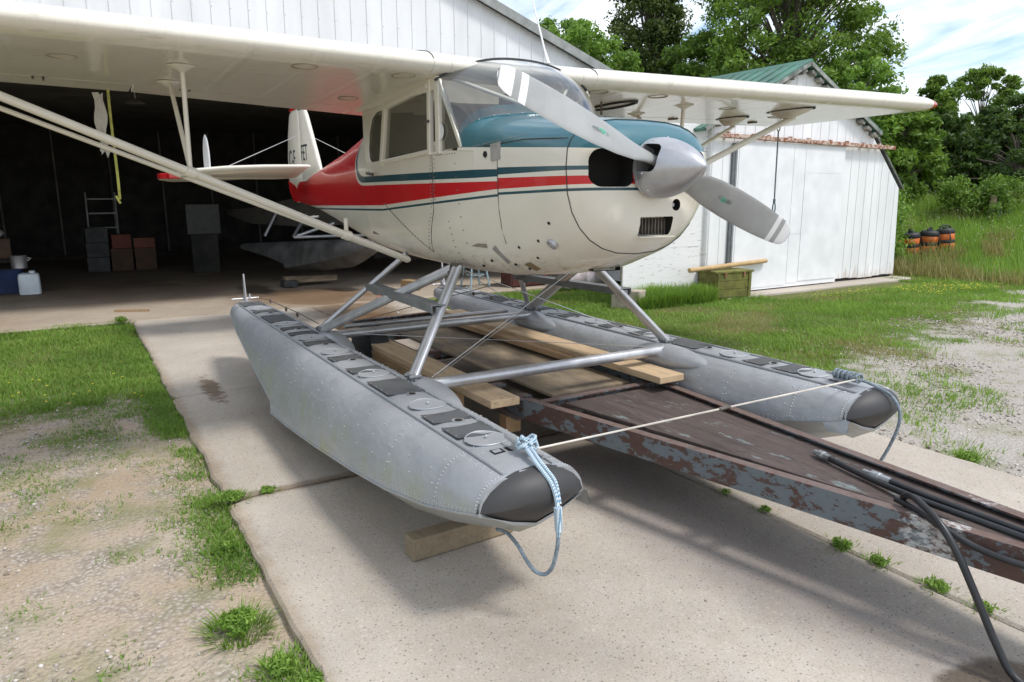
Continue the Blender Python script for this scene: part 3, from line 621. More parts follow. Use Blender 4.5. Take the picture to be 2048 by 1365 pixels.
# ================================================================ FLOATPLANE
M_alu = None
m, t, b = newmat('weathered_float_paint'); M_alu = m; p = pos(t); n = noise(t, p, 2.2, 5, .6); n2 = noise(t, pos(t, (1, 1, 3)), 7, 5, .6); nf = noise(t, p, 60, 3)
g = nd(t, 'ShaderNodeNewGeometry'); s = nd(t, 'ShaderNodeSeparateXYZ'); t.links.new(g.outputs['Position'], s.inputs[0])
c = mix(t, ramp(t, n, [(.3, 0), (.7, 1)]), (.40, .415, .435), (.47, .485, .50)); c = mix(t, ramp(t, n2, [(.5, 0), (.8, .45)]), c, (.24, .245, .25))
c = mix(t, ramp(t, nf, [(.28, .25), (.38, 0)]), c, (.26, .26, .26))
st = mth(t, 'MULTIPLY', ramp(t, noise(t, pos(t, (1.5, 1.5, .5)), 5, 4, .6), [(.50, 0), (.62, .85)]), ramp(t, s.outputs[2], [(.12, 1), (.50, 0)]))
sc_ = noise(t, pos(t, (.6, 3, 9)), 9, 6, .7); c = mix(t, ramp(t, sc_, [(.62, 0), (.70, .5)]), c, (.56, .57, .58)); c = mix(t, ramp(t, sc_, [(.28, .45), (.36, 0)]), c, (.20, .20, .20)); c = mix(t, st, c, (.43, .43, .25)); t.links.new(c, b.inputs['Base Color']); setb(b, Metallic=.5, Roughness=.42)
t.links.new(mth(t, 'ADD', .36, mth(t, 'MULTIPLY', n2, .25)), b.inputs['Roughness']); dn = noise(t, pos(t, (1, 1, 1.6)), 5, 3, .5); bump(t, b, mth(t, 'ADD', mth(t, 'MULTIPLY', dn, 1.2), mth(t, 'MULTIPLY', n2, .2)), .30, .03)
M_alu_dark = mat('dull_float_paint', (.22, .225, .23), .5, .3, .15, 4)
M_alu_strut = mat('satin_aluminium_tube', (.52, .52, .53), .32, .6, .08, 10, stretch=(1, 1, .3))
M_alu_pol = mat('bare_spinner_metal', (.50, .50, .515), .40, .75, .04, 12, stretch=(1, 3, 3))
M_rivet = mat('bright_rivet', (.62, .63, .64), .35, .7, .05)
M_skid = mat('worn_nonskid', (.035, .037, .04), .75, var=.35, scale=9, bmp=.3, bscale=300, col2=(.085, .088, .09), thr=(.55, .75))
m, t, b = newmat('bow_bumper_rubber'); M_bump = m; t.links.new(mix(t, noise(t, pos(t), 5, 5), (.025, .025, .027), (.055, .052, .05)), b.inputs['Base Color']); setb(b, Roughness=.55)
M_bolt = mat('dirty_bolt_steel', (.16, .14, .12), .5, .6, .3, 30)
CREAM = (.76, .715, .61)
def paint_cream(name, nstretch=(1, 1, 1)):
    m, t, b = newmat(name); p = pos(t, nstretch); n = noise(t, p, 3, 5, .6); nf = noise(t, p, 28, 5, .65)
    c = mix(t, ramp(t, n, [(.35, 0), (.7, 1)]), tuple(x*.93 for x in CREAM), CREAM); c = mix(t, ramp(t, nf, [(.64, 0), (.74, .35)]), c, (.45, .40, .31))
    t.links.new(c, b.inputs['Base Color']); setb(b, Roughness=.28, Coat_Weight=.35, Coat_Roughness=.06); bump(t, b, mth(t, 'ADD', n, mth(t, 'MULTIPLY', noise(t, p, 11, 3), .25)), .13, .03); return m, t, b, c
M_cream, *_ = paint_cream('cream_paint')
# wing fabric: rib tapes as fine relief across the span
m, t, b, c = paint_cream('cream_wing_fabric', (.6, 3, 1)); M_wing = m
g = nd(t, 'ShaderNodeNewGeometry'); s = nd(t, 'ShaderNodeSeparateXYZ'); t.links.new(g.outputs['Position'], s.inputs[0])
fr = mth(t, 'ABSOLUTE', mth(t, 'SUBTRACT', mth(t, 'FRACT', mth(t, 'DIVIDE', s.outputs[1], .34)), .5))
h = ramp(t, fr, [(.0, 1), (.05, .6), (.09, 0)]); dirt = noise(t, pos(t, (8, 1.2, 1)), 4, 6, .7)
c2 = mix(t, ramp(t, dirt, [(.56, 0), (.70, .55)]), c, (.38, .33, .25)); b.inputs['Base Color'].links and t.links.remove(b.inputs['Base Color'].links[0]); t.links.new(c2, b.inputs['Base Color'])
[t.links.remove(l) for l in list(b.inputs['Normal'].links)]; bump(t, b, h, .5, .006)
M_red = mat('red_paint', (.56, .015, .02), .25, var=.08, scale=3, coat=.4)
M_teal = mat('teal_paint', (.035, .135, .165), .3, var=.12, scale=4, coat=.3)
M_white = mat('white_paint', (.8, .8, .79), .4, var=.04)
M_prop = mat('grey_blade_paint', (.33, .335, .325), .42, var=.07, scale=5)
M_seam = newmat('dark_seam_line')[0]; M_seam.node_tree.nodes['Principled BSDF'].inputs['Base Color'].default_value = (.05, .045, .04, 1)  # plain dark colour for the thin seam tubes
# fuselage livery: stripes are flat paint on the fuselage, defined by height and length
m, t, b, c = paint_cream('fuselage_livery'); M_liv = m
g = nd(t, 'ShaderNodeNewGeometry'); s = nd(t, 'ShaderNodeSeparateXYZ'); t.links.new(g.outputs['Position'], s.inputs[0]); X, Y, Z = s.outputs
thin = mth(t, 'MINIMUM', mth(t, 'MAXIMUM', mth(t, 'ADD', 1.523, mth(t, 'MULTIPLY', X, .0635)), mth(t, 'ADD', 1.4715, mth(t, 'MULTIPLY', X, .0135))), mth(t, 'ADD', 1.54, mth(t, 'MULTIPLY', X, .03)))
jog = mth(t, 'MULTIPLY', mth(t, 'LESS_THAN', X, .53), .008)
xb = mth(t, 'ADD', -1.68, mth(t, 'MULTIPLY', mth(t, 'POWER', mth(t, 'ABSOLUTE', mth(t, 'SUBTRACT', Z, 1.80)), 1.5), 1.7))
xb = mth(t, 'ADD', -1.68, mth(t, 'MULTIPLY', mth(t, 'MAXIMUM', mth(t, 'SUBTRACT', Z, 1.80), 0.), 1.0))
sx = mth(t, 'SMOOTH_MAX', mth(t, 'SUBTRACT', xb, X), mth(t, 'SUBTRACT', mth(t, 'SUBTRACT', 1.668, jog), Z), .32)
d = mth(t, 'SUBTRACT', sx, 0.0)
above = mth(t, 'GREATER_THAN', Z, mth(t, 'ADD', thin, .023)); red = mth(t, 'MULTIPLY', mth(t, 'GREATER_THAN', d, mth(t, 'ADD', .034, jog)), above)
blue = mth(t, 'LESS_THAN', mth(t, 'ABSOLUTE', d), mth(t, 'SUBTRACT', .0215, mth(t, 'MULTIPLY', .0125, mth(t, 'MINIMUM', 1., mth(t, 'MAXIMUM', 0., mth(t, 'MULTIPLY', 1.25, mth(t, 'SUBTRACT', X, .3))))))); th = mth(t, 'LESS_THAN', mth(t, 'ABSOLUTE', mth(t, 'SUBTRACT', Z, mth(t, 'SUBTRACT', thin, jog))), .0065)
rim = mth(t, 'MULTIPLY', mth(t, 'LESS_THAN', mth(t, 'ABSOLUTE', Y), .085), mth(t, 'GREATER_THAN', Z, 1.7)); red = mth(t, 'MULTIPLY', red, mth(t, 'SUBTRACT', 1., rim))
col = mix(t, red, c, (.56, .015, .02)); col = mix(t, blue, col, (.022, .075, .095)); col = mix(t, th, col, (.022, .075, .095))
tl = mth(t, 'GREATER_THAN', Z, mth(t, 'SUBTRACT', 1.812, mth(t, 'MULTIPLY', mth(t, 'MAXIMUM', X, 0.), .052))); fwd = mth(t, 'GREATER_THAN', X, .02)
col = mix(t, mth(t, 'MULTIPLY', tl, fwd), col, (.035, .135, .165))
grime = mth(t, 'MULTIPLY', ramp(t, noise(t, g.outputs['Position'], 22, 5, .7), [(.52, 0), (.66, .8)]), ramp(t, Z, [(.0, 0), (1.0, 0)])); 
mr = nd(t, 'ShaderNodeMapRange'); t.links.new(Z, mr.inputs[0]); mr.inputs[1].default_value = 1.26; mr.inputs[2].default_value = 1.10
grime = mth(t, 'MULTIPLY', ramp(t, noise(t, g.outputs['Position'], 22, 5, .7), [(.50, 0), (.64, .8)]), mr.outputs[0]); col = mix(t, grime, col, (.20, .16, .11))
t.links.remove(b.inputs['Base Color'].links[0]); t.links.new(col, b.inputs['Base Color'])
# window panes
def glass(name, tint, gl=.09, hz=(.6, .62, .64)):
    m = bpy.data.materials.new(name); m.use_nodes = True; t = m.node_tree; t.nodes.clear(); o = nd(t, 'ShaderNodeOutputMaterial'); tr = nd(t, 'ShaderNodeBsdfTransparent'); tr.inputs[0].default_value = (*tint, 1)
    gy = nd(t, 'ShaderNodeBsdfGlossy'); gy.inputs['Roughness'].default_value = .03; fr = nd(t, 'ShaderNodeFresnel', i_IOR=1.5); ms = nd(t, 'ShaderNodeMixShader')
    df = nd(t, 'ShaderNodeBsdfDiffuse'); df.inputs[0].default_value = (*hz, 1); m2 = nd(t, 'ShaderNodeMixShader'); m2.inputs[0].default_value = gl
    t.links.new(tr.outputs[0], m2.inputs[1]); t.links.new(df.outputs[0], m2.inputs[2])
    t.links.new(mth(t, 'MULTIPLY', fr.outputs[0], 1.6), ms.inputs[0]); t.links.new(m2.outputs[0], ms.inputs[1]); t.links.new(gy.outputs[0], ms.inputs[2]); t.links.new(ms.outputs[0], o.inputs[0]); return m
M_glass = glass('hazy_acrylic', (.94, .96, .96), .09); M_sideglass = glass('side_acrylic', (.86, .85, .78), .30, (.46, .44, .35))  # side panes: reflected ground light put in as a tan diffuse layer

plane = thing('floatplane', (0, 0, .62), 'cream red and teal high wing floatplane with grey propeller parked on a trailer', 'floatplane')
# ---- body sections: x, half width, bottom, waist, top, lower and upper roundness
SEC = [(-4.97, .022, 1.47, 1.60, 1.70, 2.2, 2), (-4.5, .075, 1.435, 1.60, 1.755, 2.5, 2), (-3.8, .175, 1.385, 1.62, 1.83, 3, 1.9), (-2.65, .325, 1.265, 1.66, 1.985, 4, 1.9),
       (-1.75, .435, 1.175, 1.73, 2.12, 5, 2.1), (-1.40, .475, 1.145, 1.77, 2.17, 5, 3.0), (-.9, .50, 1.115, 1.785, 2.2, 5, 4), (0, .50, 1.095, 1.795, 2.1, 4.6, 3), (.3, .485, 1.10, 1.78, 1.985, 4, 2.6), (.55, .47, 1.125, 1.755, 1.955, 3.4, 2.7),
       (.8, .455, 1.175, 1.715, 1.925, 2.8, 2.8), (.98, .44, 1.235, 1.68, 1.905, 2.5, 3.0), (1.06, .42, 1.27, 1.67, 1.89, 2.35, 3.0), (1.115, .385, 1.315, 1.665, 1.86, 2.3, 2.9), (1.15, .335, 1.365, 1.662, 1.815, 2.3, 2.8), (1.163, .28, 1.41, 1.66, 1.775, 2.2, 2.6)]
def sec(x):
    for a, b in zip(SEC, SEC[1:]):
        if a[0] <= x <= b[0]:
            f = (x-a[0])/(b[0]-a[0]); return [p+(q-p)*f for p, q in zip(a, b)]
    return list(SEC[0] if x < SEC[0][0] else SEC[-1])
def yat(x, z):
    _, w_, zb, zm_, zt, nl, nu = sec(x)
    if z < zm_: q = min(1, (zm_-z)/(zm_-zb)); return w_*max(0, 1-q**nl)**(1/nl)
    q = min(1, (z-zm_)/(zt-zm_)); return w_*max(0, 1-q**nu)**(1/nu)
def zlow(x, y):
    _, w_, zb, zm_, zt, nl, nu = sec(x); return zm_-(zm_-zb)*max(0, 1-min(1, abs(y)/w_)**nl)**(1/nl)
def ztop(x, y):
    _, w_, zb, zm_, zt, nl, nu = sec(x); return zm_+(zt-zm_)*max(0, 1-min(1, abs(y)/w_)**nu)**(1/nu)
def ring(x, lower=True, upper=True, n=14, grow=0):
    _, w_, zb, zm_, zt, nl, nu = sec(x); w_ += grow; zb -= grow; zt += grow; P = []
    def se(c, n_): return math.copysign(abs(c)**(2/n_), c)
    if lower:
        for j in range(n+1):
            a = math.pi*j/n; P.append((x, -w_*se(math.cos(a), nl), zm_-(zm_-zb)*se(math.sin(a), nl)))
    if upper:
        for j in (range(1, n) if lower else range(n+1)):
            a = math.pi*j/n; P.append((x, w_*se(math.cos(a), nu), zm_+(zt-zm_)*se(math.sin(a), nu)))
    return P
def xs(a, b, k): return [a+(b-a)*i/k for i in range(k+1)]
mb = MB(); mb.loft([ring(x) for x in xs(-4.97, -1.40, 22)]); mb.build('rear_fuselage', M_liv, plane, 50)
mb = MB(); mb.loft([ring(x, True, False, 20) for x in xs(-1.402, .529, 14)], False, False); lowb = mb.build('cabin_body', M_liv, plane, 50)
mb = MB(); mb.loft([ring(x, grow=.003) for x in xs(.30, .531, 4)], True, False); mb.loft([ring(x, False, True, grow=.003) for x in xs(.13, .302, 3)], False, False); mb.loft([ring(x, grow=.0045) for x in xs(.526, 1.054, 8)], True, False); mb.build('cowling', M_liv, plane, 50)
# nose bowl with real recesses
def bool_cut(ob, cutters):
    for c in cutters:
        md = ob.modifiers.new('cut', 'BOOLEAN'); md.operation = 'DIFFERENCE'; md.solver = 'EXACT'; md.object = c
    dg = bpy.context.evaluated_depsgraph_get(); me = bpy.data.meshes.new_from_object(ob.evaluated_get(dg)); ob.modifiers.clear(); old = ob.data; ob.data = me
    me.polygons.foreach_set('use_smooth', [True]*len(me.polygons)); me.set_sharp_from_angle(angle=math.radians(40))
    for c in cutters: bpy.data.objects.remove(c)
def rrect(cy, cz, w_, h, r, n=5):
    P = []
    for sx_, sz_, a0 in ((1, 1, 0), (-1, 1, 90), (-1, -1, 180), (1, -1, 270)):
        for i in range(n+1):
            a = math.radians(a0+90*i/n); P.append((cy+sx_*(w_/2-r)+r*math.cos(a), cz+sz_*(h/2-r)+r*math.sin(a)))
    return P
mb = MB(); mb.loft([ring(x, grow=.001) for x in [1.056, 1.075, 1.095, 1.115, 1.133, 1.15, 1.163]], True, True); nose = mb.build('nose_bowl', [M_liv, M_void], plane, 40)
cut = []
for sg in (-1, 1):
    mb = MB(); mb.prism(rrect(sg*.235, 1.668, .245, .168, .058), 0, 1.062, 1.3, 1); cut.append(mb.build('c', [M_liv, M_void]))
mb = MB(); mb.prism(rrect(.03, 1.402, .205, .088, .006, 2), 0, 1.085, 1.3, 1); cut.append(mb.build('c', [M_liv, M_void]))
mb = MB(); mb.prism(rrect(.150, 1.500, .052, .056, .024, 4), 0, 1.11, 1.3, 1); cut.append(mb.build('c', [M_liv, M_void]))
for c in cut: c.location = plane.location*0
bpy.context.view_layer.update(); bool_cut(nose, cut)
gr = MB(); gr.box((1.09, .03, 1.402), (.008, .20, .085)); cooler = gr.build('oil_cooler', M_void, plane)
for i in range(10):
    mb = MB(); mb.box((1.105, -.062+i*.0205, 1.400), (.028, .005, .078)); mb.build('fin_plate', mat('tarnished_core', (.16, .14, .12), .5, .5, .2, 30) if i == 0 else bpy.data.materials['tarnished_core'], cooler)
mb = MB(); mb.lathe([(0, .020), (.012, .02), (.014, .009), (.03, .009)], (1.112, .150, 1.500), (1, 0, 0), 14); mb.build('pulley', M_alu_strut, plane)
mb = MB(); mb.prism([(x_, z_) for x_, z_ in [(-.075, 1.350), (.137, 1.350), (.137, 1.354), (-.075, 1.354)]], 0, 1.10, 1.178); mb.prism(rrect(.03, 1.402, .225, .104, .01, 2), 0, 1.09, 1.10)
mb.build('grille_frame', M_cream, plane)
mb = MB()
for sg in (-1, 1): mb.box((1.175, sg*.125, 1.645), (.004, .018, .05))
mb.build('warning_tag', M_red, plane)
# cowl seam lines, door outline, belly panels
def side_line(pts, r=.0028, sg=-1):
    q = []
    for (x0, z0), (x1, z1) in zip(pts, pts[1:]):
        for i in range(6): f = i/6; q.append((x0+(x1-x0)*f, z0+(z1-z0)*f))
    q.append(pts[-1]); return [(x, sg*(yat(x, z)+.0045*(x > .3)), z) for x, z in q]
for sg in (-1, 1):
    for pts, r_ in (([(-.19, 1.80), (-.19, 1.46), (-.33, 1.205)], .0025), ([(-1.0, 1.50), (-.33, 1.205)], .002), ([(.53, 1.80), (.53, 1.30)], .0018), ([(.40, 1.797), (.75, 1.812), (1.04, 1.80)], .0028), ([(-1.0, 1.77), (-.2, 1.79)], .002)):
        seam = MB(); seam.tube(side_line(pts, .003, sg), r_, 5); seam.build('panel_seam', M_seam, plane)
seam = MB(); seam.tube([Vector(p)*1.0 for p in ring(1.056, grow=.0035)]+[ring(1.056, grow=.0035)[0]], .0022, 5, False); seam.build('nose_seam', M_seam, plane)
mb = MB()
def rivets_on(mb, pts, r=.004, sg=-1):
    for x, z in pts: mb.sphere((x, sg*(yat(x, z)+.003), z), r, 5)
def lin(a, b, n): return [(a[0]+(b[0]-a[0])*i/(n-1), a[1]+(b[1]-a[1])*i/(n-1)) for i in range(n)]
rivets_on(mb, lin((-.215, 1.78), (-.215, 1.48), 16)+lin((-.16, 1.78), (-.16, 1.5), 12)+lin((-.96, 1.49), (-.36, 1.225), 20)+lin((-.23, 1.44), (-.345, 1.235), 10)+lin((.10, 1.72), (.18, 1.14), 9)+lin((.0, 1.4), (.04, 1.15), 8)+lin((-.13, 1.775), (.10, 1.775), 9)+lin((.30, 1.80), (.75, 1.835), 24), .0038)
mb.build('screw', mat('dull_screw', (.30, .26, .20), .5, .5), plane, kind='stuff')
# stains of tape, drain holes, scoop, bracket
def patch(x, z, dx, dz, rot, m_, name, sg=-1, lift=.004):
    mb = MB(); P = []
    for a, b2 in ((-1, -1), (1, -1), (1, 1), (-1, 1)):
        u, v = a*dx/2, b2*dz/2; xx = x+u*math.cos(rot)-v*math.sin(rot); zz = z+u*math.sin(rot)+v*math.cos(rot); P.append((xx, zz))
    mb.loft([[(xx, sg*(yat(xx, zz)+l), zz) for xx, zz in P] for l in (.001, lift)]); return mb.build(name, m_, plane)
M_tape = mat('grey_tape', (.36, .34, .31), .5, .2, .1, 20)
def low(x, a, lift=0):
    """point on the lower body at section angle a (0 = starboard waist, pi/2 = keel)"""
    _, w_, zb, zm_, zt, nl, nu = sec(x); w_ += .0045+lift; zb -= .0045+lift
    return Vector((x, -w_*abs(math.cos(a))**(2/nl), zm_-(zm_-zb)*abs(math.sin(a))**(2/nl)))
def ang(x, z):
    _, w_, zb, zm_, zt, nl, nu = sec(x); return math.asin(min(1, max(0, (zm_-z)/(zm_-zb)))**(nl/2))
def bpatch(x, z, dx, dl, rot, m_, name):
    a0 = ang(x, z); da = 1e-3; L_ = (low(x, a0+da)-low(x, a0-da)).length/(2*da); P = []
    for u, v in ((-1, -1), (1, -1), (1, 1), (-1, 1)):
        p_, q_ = u*dx/2, v*dl/2; P.append((x+p_*math.cos(rot)-q_*math.sin(rot), a0-(p_*math.sin(rot)+q_*math.cos(rot))/L_))
    mb = MB(); mb.loft([[low(xx, aa, l) for xx, aa in P] for l in (.0005, .003)]); return mb.build(name, m_, plane)
def bdisc(x, z, r, m_, name, ring_=None):
    a0 = ang(x, z); p = low(x, a0); n_ = (low(x, a0, .01)-p).normalized(); mb = MB(); mb.lathe([(-.01, r), (.003, r), (.003, r*.6)] if ring_ is None else ring_, p, n_, 14); return mb.build(name, m_, plane, 40)
patch(.515, 1.765, .085, .085, .1, M_tape, 'tape_patch', lift=.009); bpatch(.44, 1.235, .035, .12, .45, M_tape, 'tape_patch')
bdisc(.86, 1.32, .028, M_alu_strut, 'drain_tube', [(-.01, .028), (.012, .028), (.012, .021), (-.002, .019)])
mb = MB(); mb.lathe([(0, .016), (.006, .016)], (.42, -yat(.42, 1.755)-.004, 1.755), (0, -1, 0), 12); mb.build('vent_hole', M_void, plane)
for x, z in ((.62, 1.29), (.70, 1.24), (.50, 1.19), (.33, 1.20), (.9, 1.42), (.78, 1.33), (.2, 1.16), (.56, 1.17)): bdisc(x, z, .008, M_void, 'drain_hole')
bpatch(.60, 1.185, .05, .075, .15, mat('brown_flap', (.24, .17, .09), .5), 'drain_flap')
sc = MB(); W2 = .085; cy = .025
sc.loft([[(x, cy-w2, zt), (x, cy+w2, zt), (x, cy+w2, zb2), (x, cy-w2, zb2)] for x, w2, zt, zb2 in [(.30, .09, 1.13, 1.118), (.45, .09, 1.17, 1.115), (.62, .088, 1.25, 1.135), (.755, .085, 1.27, 1.155)]])
so_ = sc.build('air_scoop', [M_cream, M_void], plane); mb = MB(); mb.box((.75, cy, 1.212), (.10, .155, .095), None, 1); cc = mb.build('c', [M_cream, M_void]); bpy.context.view_layer.update(); bool_cut(so_, [cc])
lip = MB(); lip.loft([[(x, cy-.087, 1.262), (x, cy+.087, 1.258), (x, cy+.09, 1.156), (x, cy-.087, 1.160)] for x in (.757, .80)], True, False); lip.build('scoop_duct', M_void, plane)
# ---- spinner and propeller
HUBX, HZ = 1.225, 1.668; SR = .138
prof = [(0, SR*.985), (.02, SR)]+[(.02+.275*f, SR*max(0, 1-f**1.62)**.74) for f in [.08, .16, .25, .35, .45, .55, .65, .74, .82, .89, .94, .98, .997]]
sp_ = MB(); sp_.lathe(prof, (1.195, 0, HZ), (1, 0, 0), 36); prop = sp_.build('spinner', [M_alu_pol, M_void], plane, 40)
PHI = -.381; cut = []
for sg in (1, -1):
    ax = Vector((0, math.cos(PHI)*sg, math.sin(PHI)*sg)); tt = Vector((0, -math.sin(PHI), math.cos(PHI)))
    P = rrect(0, 0, .155, .125, .04, 4); mb = MB()
    mb.loft([[Vector((1.235+u*.95, 0, HZ))+tt*(v*1.05)+ax*r_ for u, v in P] for r_ in (.055, .3)], True, True, 1); cut.append(mb.build('c', [M_alu_pol, M_void]))
bpy.context.view_layer.update(); bool_cut(prop, cut)
for i in range(10):
    a = 2*math.pi*(i+.3)/10; mb = MB(); mb.sphere((1.232, (SR-.001)*math.cos(a), HZ+(SR-.001)*math.sin(a)), .0055, 6); mb.build('spinner_screw', M_rivet, prop)
mb = MB(); mb.lathe([(0, SR*1.0), (-.018, SR*1.0), (-.02, .08), (-.12, .075)], (1.194, 0, HZ), (1, 0, 0), 30); mb.build('spinner_backplate', M_alu_strut, plane)
def blade(sg):
    ax = Vector((0, math.cos(PHI)*sg, math.sin(PHI)*sg)); td = Vector((1, 0, 0)).cross(ax); hub = Vector((HUBX+.01, 0, HZ)); rings = []; mi = []
    R = .945
    st = [(.045, .075, .060, 62), (.10, .085, .055, 58), (.15, .105, .045, 50), (.22, .130, .036, 43), (.32, .152, .028, 35), (.45, .162, .022, 28.5), (.58, .162, .018, 24), (.70, .155, .014, 21), (.800, .142, .012, 19), (.8005, .142, .012, 19), (.835, .136, .011, 18.6), (.8355, .136, .011, 18.6), (.868, .129, .010, 18.3), (.8685, .129, .010, 18.3), (.905, .116, .009, 18), (.93, .092, .008, 18), (.942, .055, .006, 18), (.945, .015, .004, 18)]
    for r_, ch, tk, be in st:
        be = math.radians(be); cdv = td*math.cos(be)+Vector((1, 0, 0))*math.sin(be); nv = Vector((1, 0, 0))*math.cos(be)-td*math.sin(be); pts = []
        for j in range(20):
            a = 2*math.pi*j/20; u = math.cos(a); v = math.sin(a); c_ = ch/2*u; th_ = tk/2*v*(1.0 if v > 0 else .55)*(1-.25*u if r_ > .2 else 1)
            pts.append(hub+ax*r_+cdv*(c_+.01*(r_ > .2))+nv*th_)
        rings.append(pts)
    mb = MB()
    for i in range(len(rings)-1):
        r_ = (st[i][0]+st[i+1][0])/2; mb.loft([rings[i], rings[i+1]], True, i in (0, len(rings)-2), 1 if (.80 < r_ < .8352) or r_ > .8683 else 0)
    bm = bmesh.new(); me = mb.mesh('propeller_blade', [M_prop, M_white]); bm.from_mesh(me); bmesh.ops.remove_doubles(bm, verts=bm.verts, dist=1e-5); bmesh.ops.recalc_face_normals(bm, faces=bm.faces); bm.to_mesh(me); bm.free()
    me.polygons.foreach_set('use_smooth', [True]*len(me.polygons)); me.set_sharp_from_angle(angle=math.radians(60))
    bo = meshobj('propeller_blade', me, plane)
    # maker's emblem: green oval on a dark winged outline
    r_, ch, tk, be = .40, .16, .024, 31
    be = math.radians(be); cdv = td*math.cos(be)+Vector((1, 0, 0))*math.sin(be); nv = Vector((1, 0, 0))*math.cos(be)-td*math.sin(be)
    def F3(u, v, l): return hub+ax*(r_+u)+cdv*(.01+v)+nv*(tk/2*math.sqrt(max(.05, 1-(v/(ch/2))**2))+l)
    e = MB(); e.add([F3(.021*math.cos(a*.5236), .0125*math.sin(a*.5236), .0016) for a in range(12)], [tuple(range(12))], 0)
    for q in (-1, 1):
        for k in range(4):
            u0, u1 = q*(.024+.009*k), q*(.030+.009*k); e.add([F3(u0, -.007+.0015*k, .0014), F3(u1, -.007+.0015*k, .0014), F3(u1, .010-.001*k, .0014), F3(u0, .010-.001*k, .0014)], [(0, 1, 2, 3)], 1)
        e.add([F3(q*.018, .012, .0014), F3(q*.058, .013, .0014), F3(q*.055, .0145, .0014), F3(q*.018, .0145, .0014)], [(0, 1, 2, 3)], 1)
    for k in range(-2, 3): e.add([F3(k*.007-.0022, -.006, .0018), F3(k*.007+.0022, -.006, .0018), F3(k*.007+.0022, .006, .0018), F3(k*.007-.0022, .006, .0018)], [(0, 1, 2, 3)], 1)
    e.build('maker_emblem', [mat('emblem_green', (.06, .42, .25), .5), mat('emblem_dark', (.16, .19, .19), .5)], bo)
blade(1); blade(-1)
# ---- wings
ZW, DI, CH = 2.252, .015, 1.60
def foil(n=16):
    up = []; lo = []
    for i in range(n+1):
        c_ = ((1-math.cos(math.pi*i/n))/2)**1.25; k = min(1, c_/.065); ell = .034*math.sqrt(max(0, 1-(1-k)**2))
        if c_ < .32: u_ = ell+.050*math.sin(math.pi/2*c_/.32)**1.15
        else: u_ = -.030+.114*math.cos(math.pi/2*(c_-.32)/.68)**1.25
        up.append((c_, u_)); lo.append((c_, -ell))
    return up, lo
def INCF(y): return .022+.05*max(0, 1-(abs(y)-.5)/1.6)
def wsec(y, c0=0., c1=1., ch=CH, xo=0., thk=1., n=16):
    up, lo = foil(n); z0 = ZW+DI*abs(y)
    def at(lst, c_):
        for (a, za), (b2, zb) in zip(lst, lst[1:]):
            if a <= c_ <= b2+1e-9: return za+(zb-za)*(c_-a)/(b2-a+1e-9)
    cu = sorted({c0, c1} | {c_ for c_, _ in up if c0 < c_ < c1})
    P = [(xo-c_*ch, y, z0+at(up, c_)*CH*thk-INCF(y)*c_) for c_ in cu]+[(xo-c_*ch, y, z0+at(lo, c_)*CH*thk-INCF(y)*c_) for c_ in reversed(cu) if c_ > 1e-6]
    return P
def wing(sg):
    ys = [.56, 1.0, 1.5, 2.0, 2.5, 3.0, 3.4, 3.8, 4.0]; mb = MB()
    mb.loft([wsec(sg*y, 0, .80) for y in ys[:-2]+[3.790]]); mb.loft([wsec(sg*y, 0, 1, ch, xo, tk) for y, ch, xo, tk in ((3.790, 1.6, 0, 1), (4.0, 1.6, 0, 1), (4.12, 1.6, 0, .98), (4.22, 1.58, -.002, .94), (4.285, 1.55, -.006, .88))])
    wo = mb.build('wing', M_wing, plane, 45)
    mb = MB(); mb.loft([wsec(sg*y, 0, 1, ch, xo, tk) for y, ch, xo, tk in ((4.287, 1.55, -.006, .88), (4.36, 1.48, -.022, .74), (4.42, 1.38, -.05, .58), (4.465, 1.22, -.10, .38), (4.485, 1.0, -.17, .2))]); mb.build('wing_tip', M_red, wo, 45)
    mb = MB(); mb.loft([wsec(sg*y, 0, 1, ch, xo, tk) for y, ch, xo, tk in ((4.268, 1.557, -.0045, .897), (4.2845, 1.552, -.0055, .886))]); o_ = mb.build('tip_stripe', M_white, wo, 45)
    for nm, a, b2 in (('flap', .565, 1.93), ('aileron', 1.945, 3.785)):
        mb = MB(); mb.loft([wsec(sg*y, .806, 1., n=10) for y in (a, (a+b2)/2, b2)]); f = mb.build(nm, M_wing, wo, 45)
        for y in ((a+.25, b2-.3) if nm == 'flap' else (a+.45, b2-.35)):
            h = MB(); z0 = ZW+DI*y-.058; h.box((-1.30, sg*y, z0-.012), (.07, .012, .035)); h.box((-1.30, sg*(y+.05), z0-.010), (.06, .012, .03)); h.build('hinge_bracket', M_bolt, wo)
    for y, x in ((.68, -.15), (1.22, -.18), (2.3, -.55), (.72, -.98), (3.3, -.9)):
        zl = under(x, y); r = MB(); P = [(x+.065*math.cos(2*math.pi*k/24), sg*(y+.065*math.sin(2*math.pi*k/24)), under(x+.065*math.cos(2*math.pi*k/24), y)-.002) for k in range(25)]; r.tube(P, .0035, 5, False); r.build('inspection_ring', mat('brass_ring', (.42, .36, .26), .5) if 'brass_ring' not in bpy.data.materials else bpy.data.materials['brass_ring'], wo)
    return wo
def under(x, y):
    up, lo = foil(); c_ = min(max(-x/CH, 0), 1)
    for (a, za), (b2, zb) in zip(lo, lo[1:]):
        if a <= c_ <= b2: return ZW+DI*abs(y)+(za+(zb-za)*(c_-a)/(b2-a))*CH-INCF(y)*c_
wr = wing(-1); wl = wing(1)
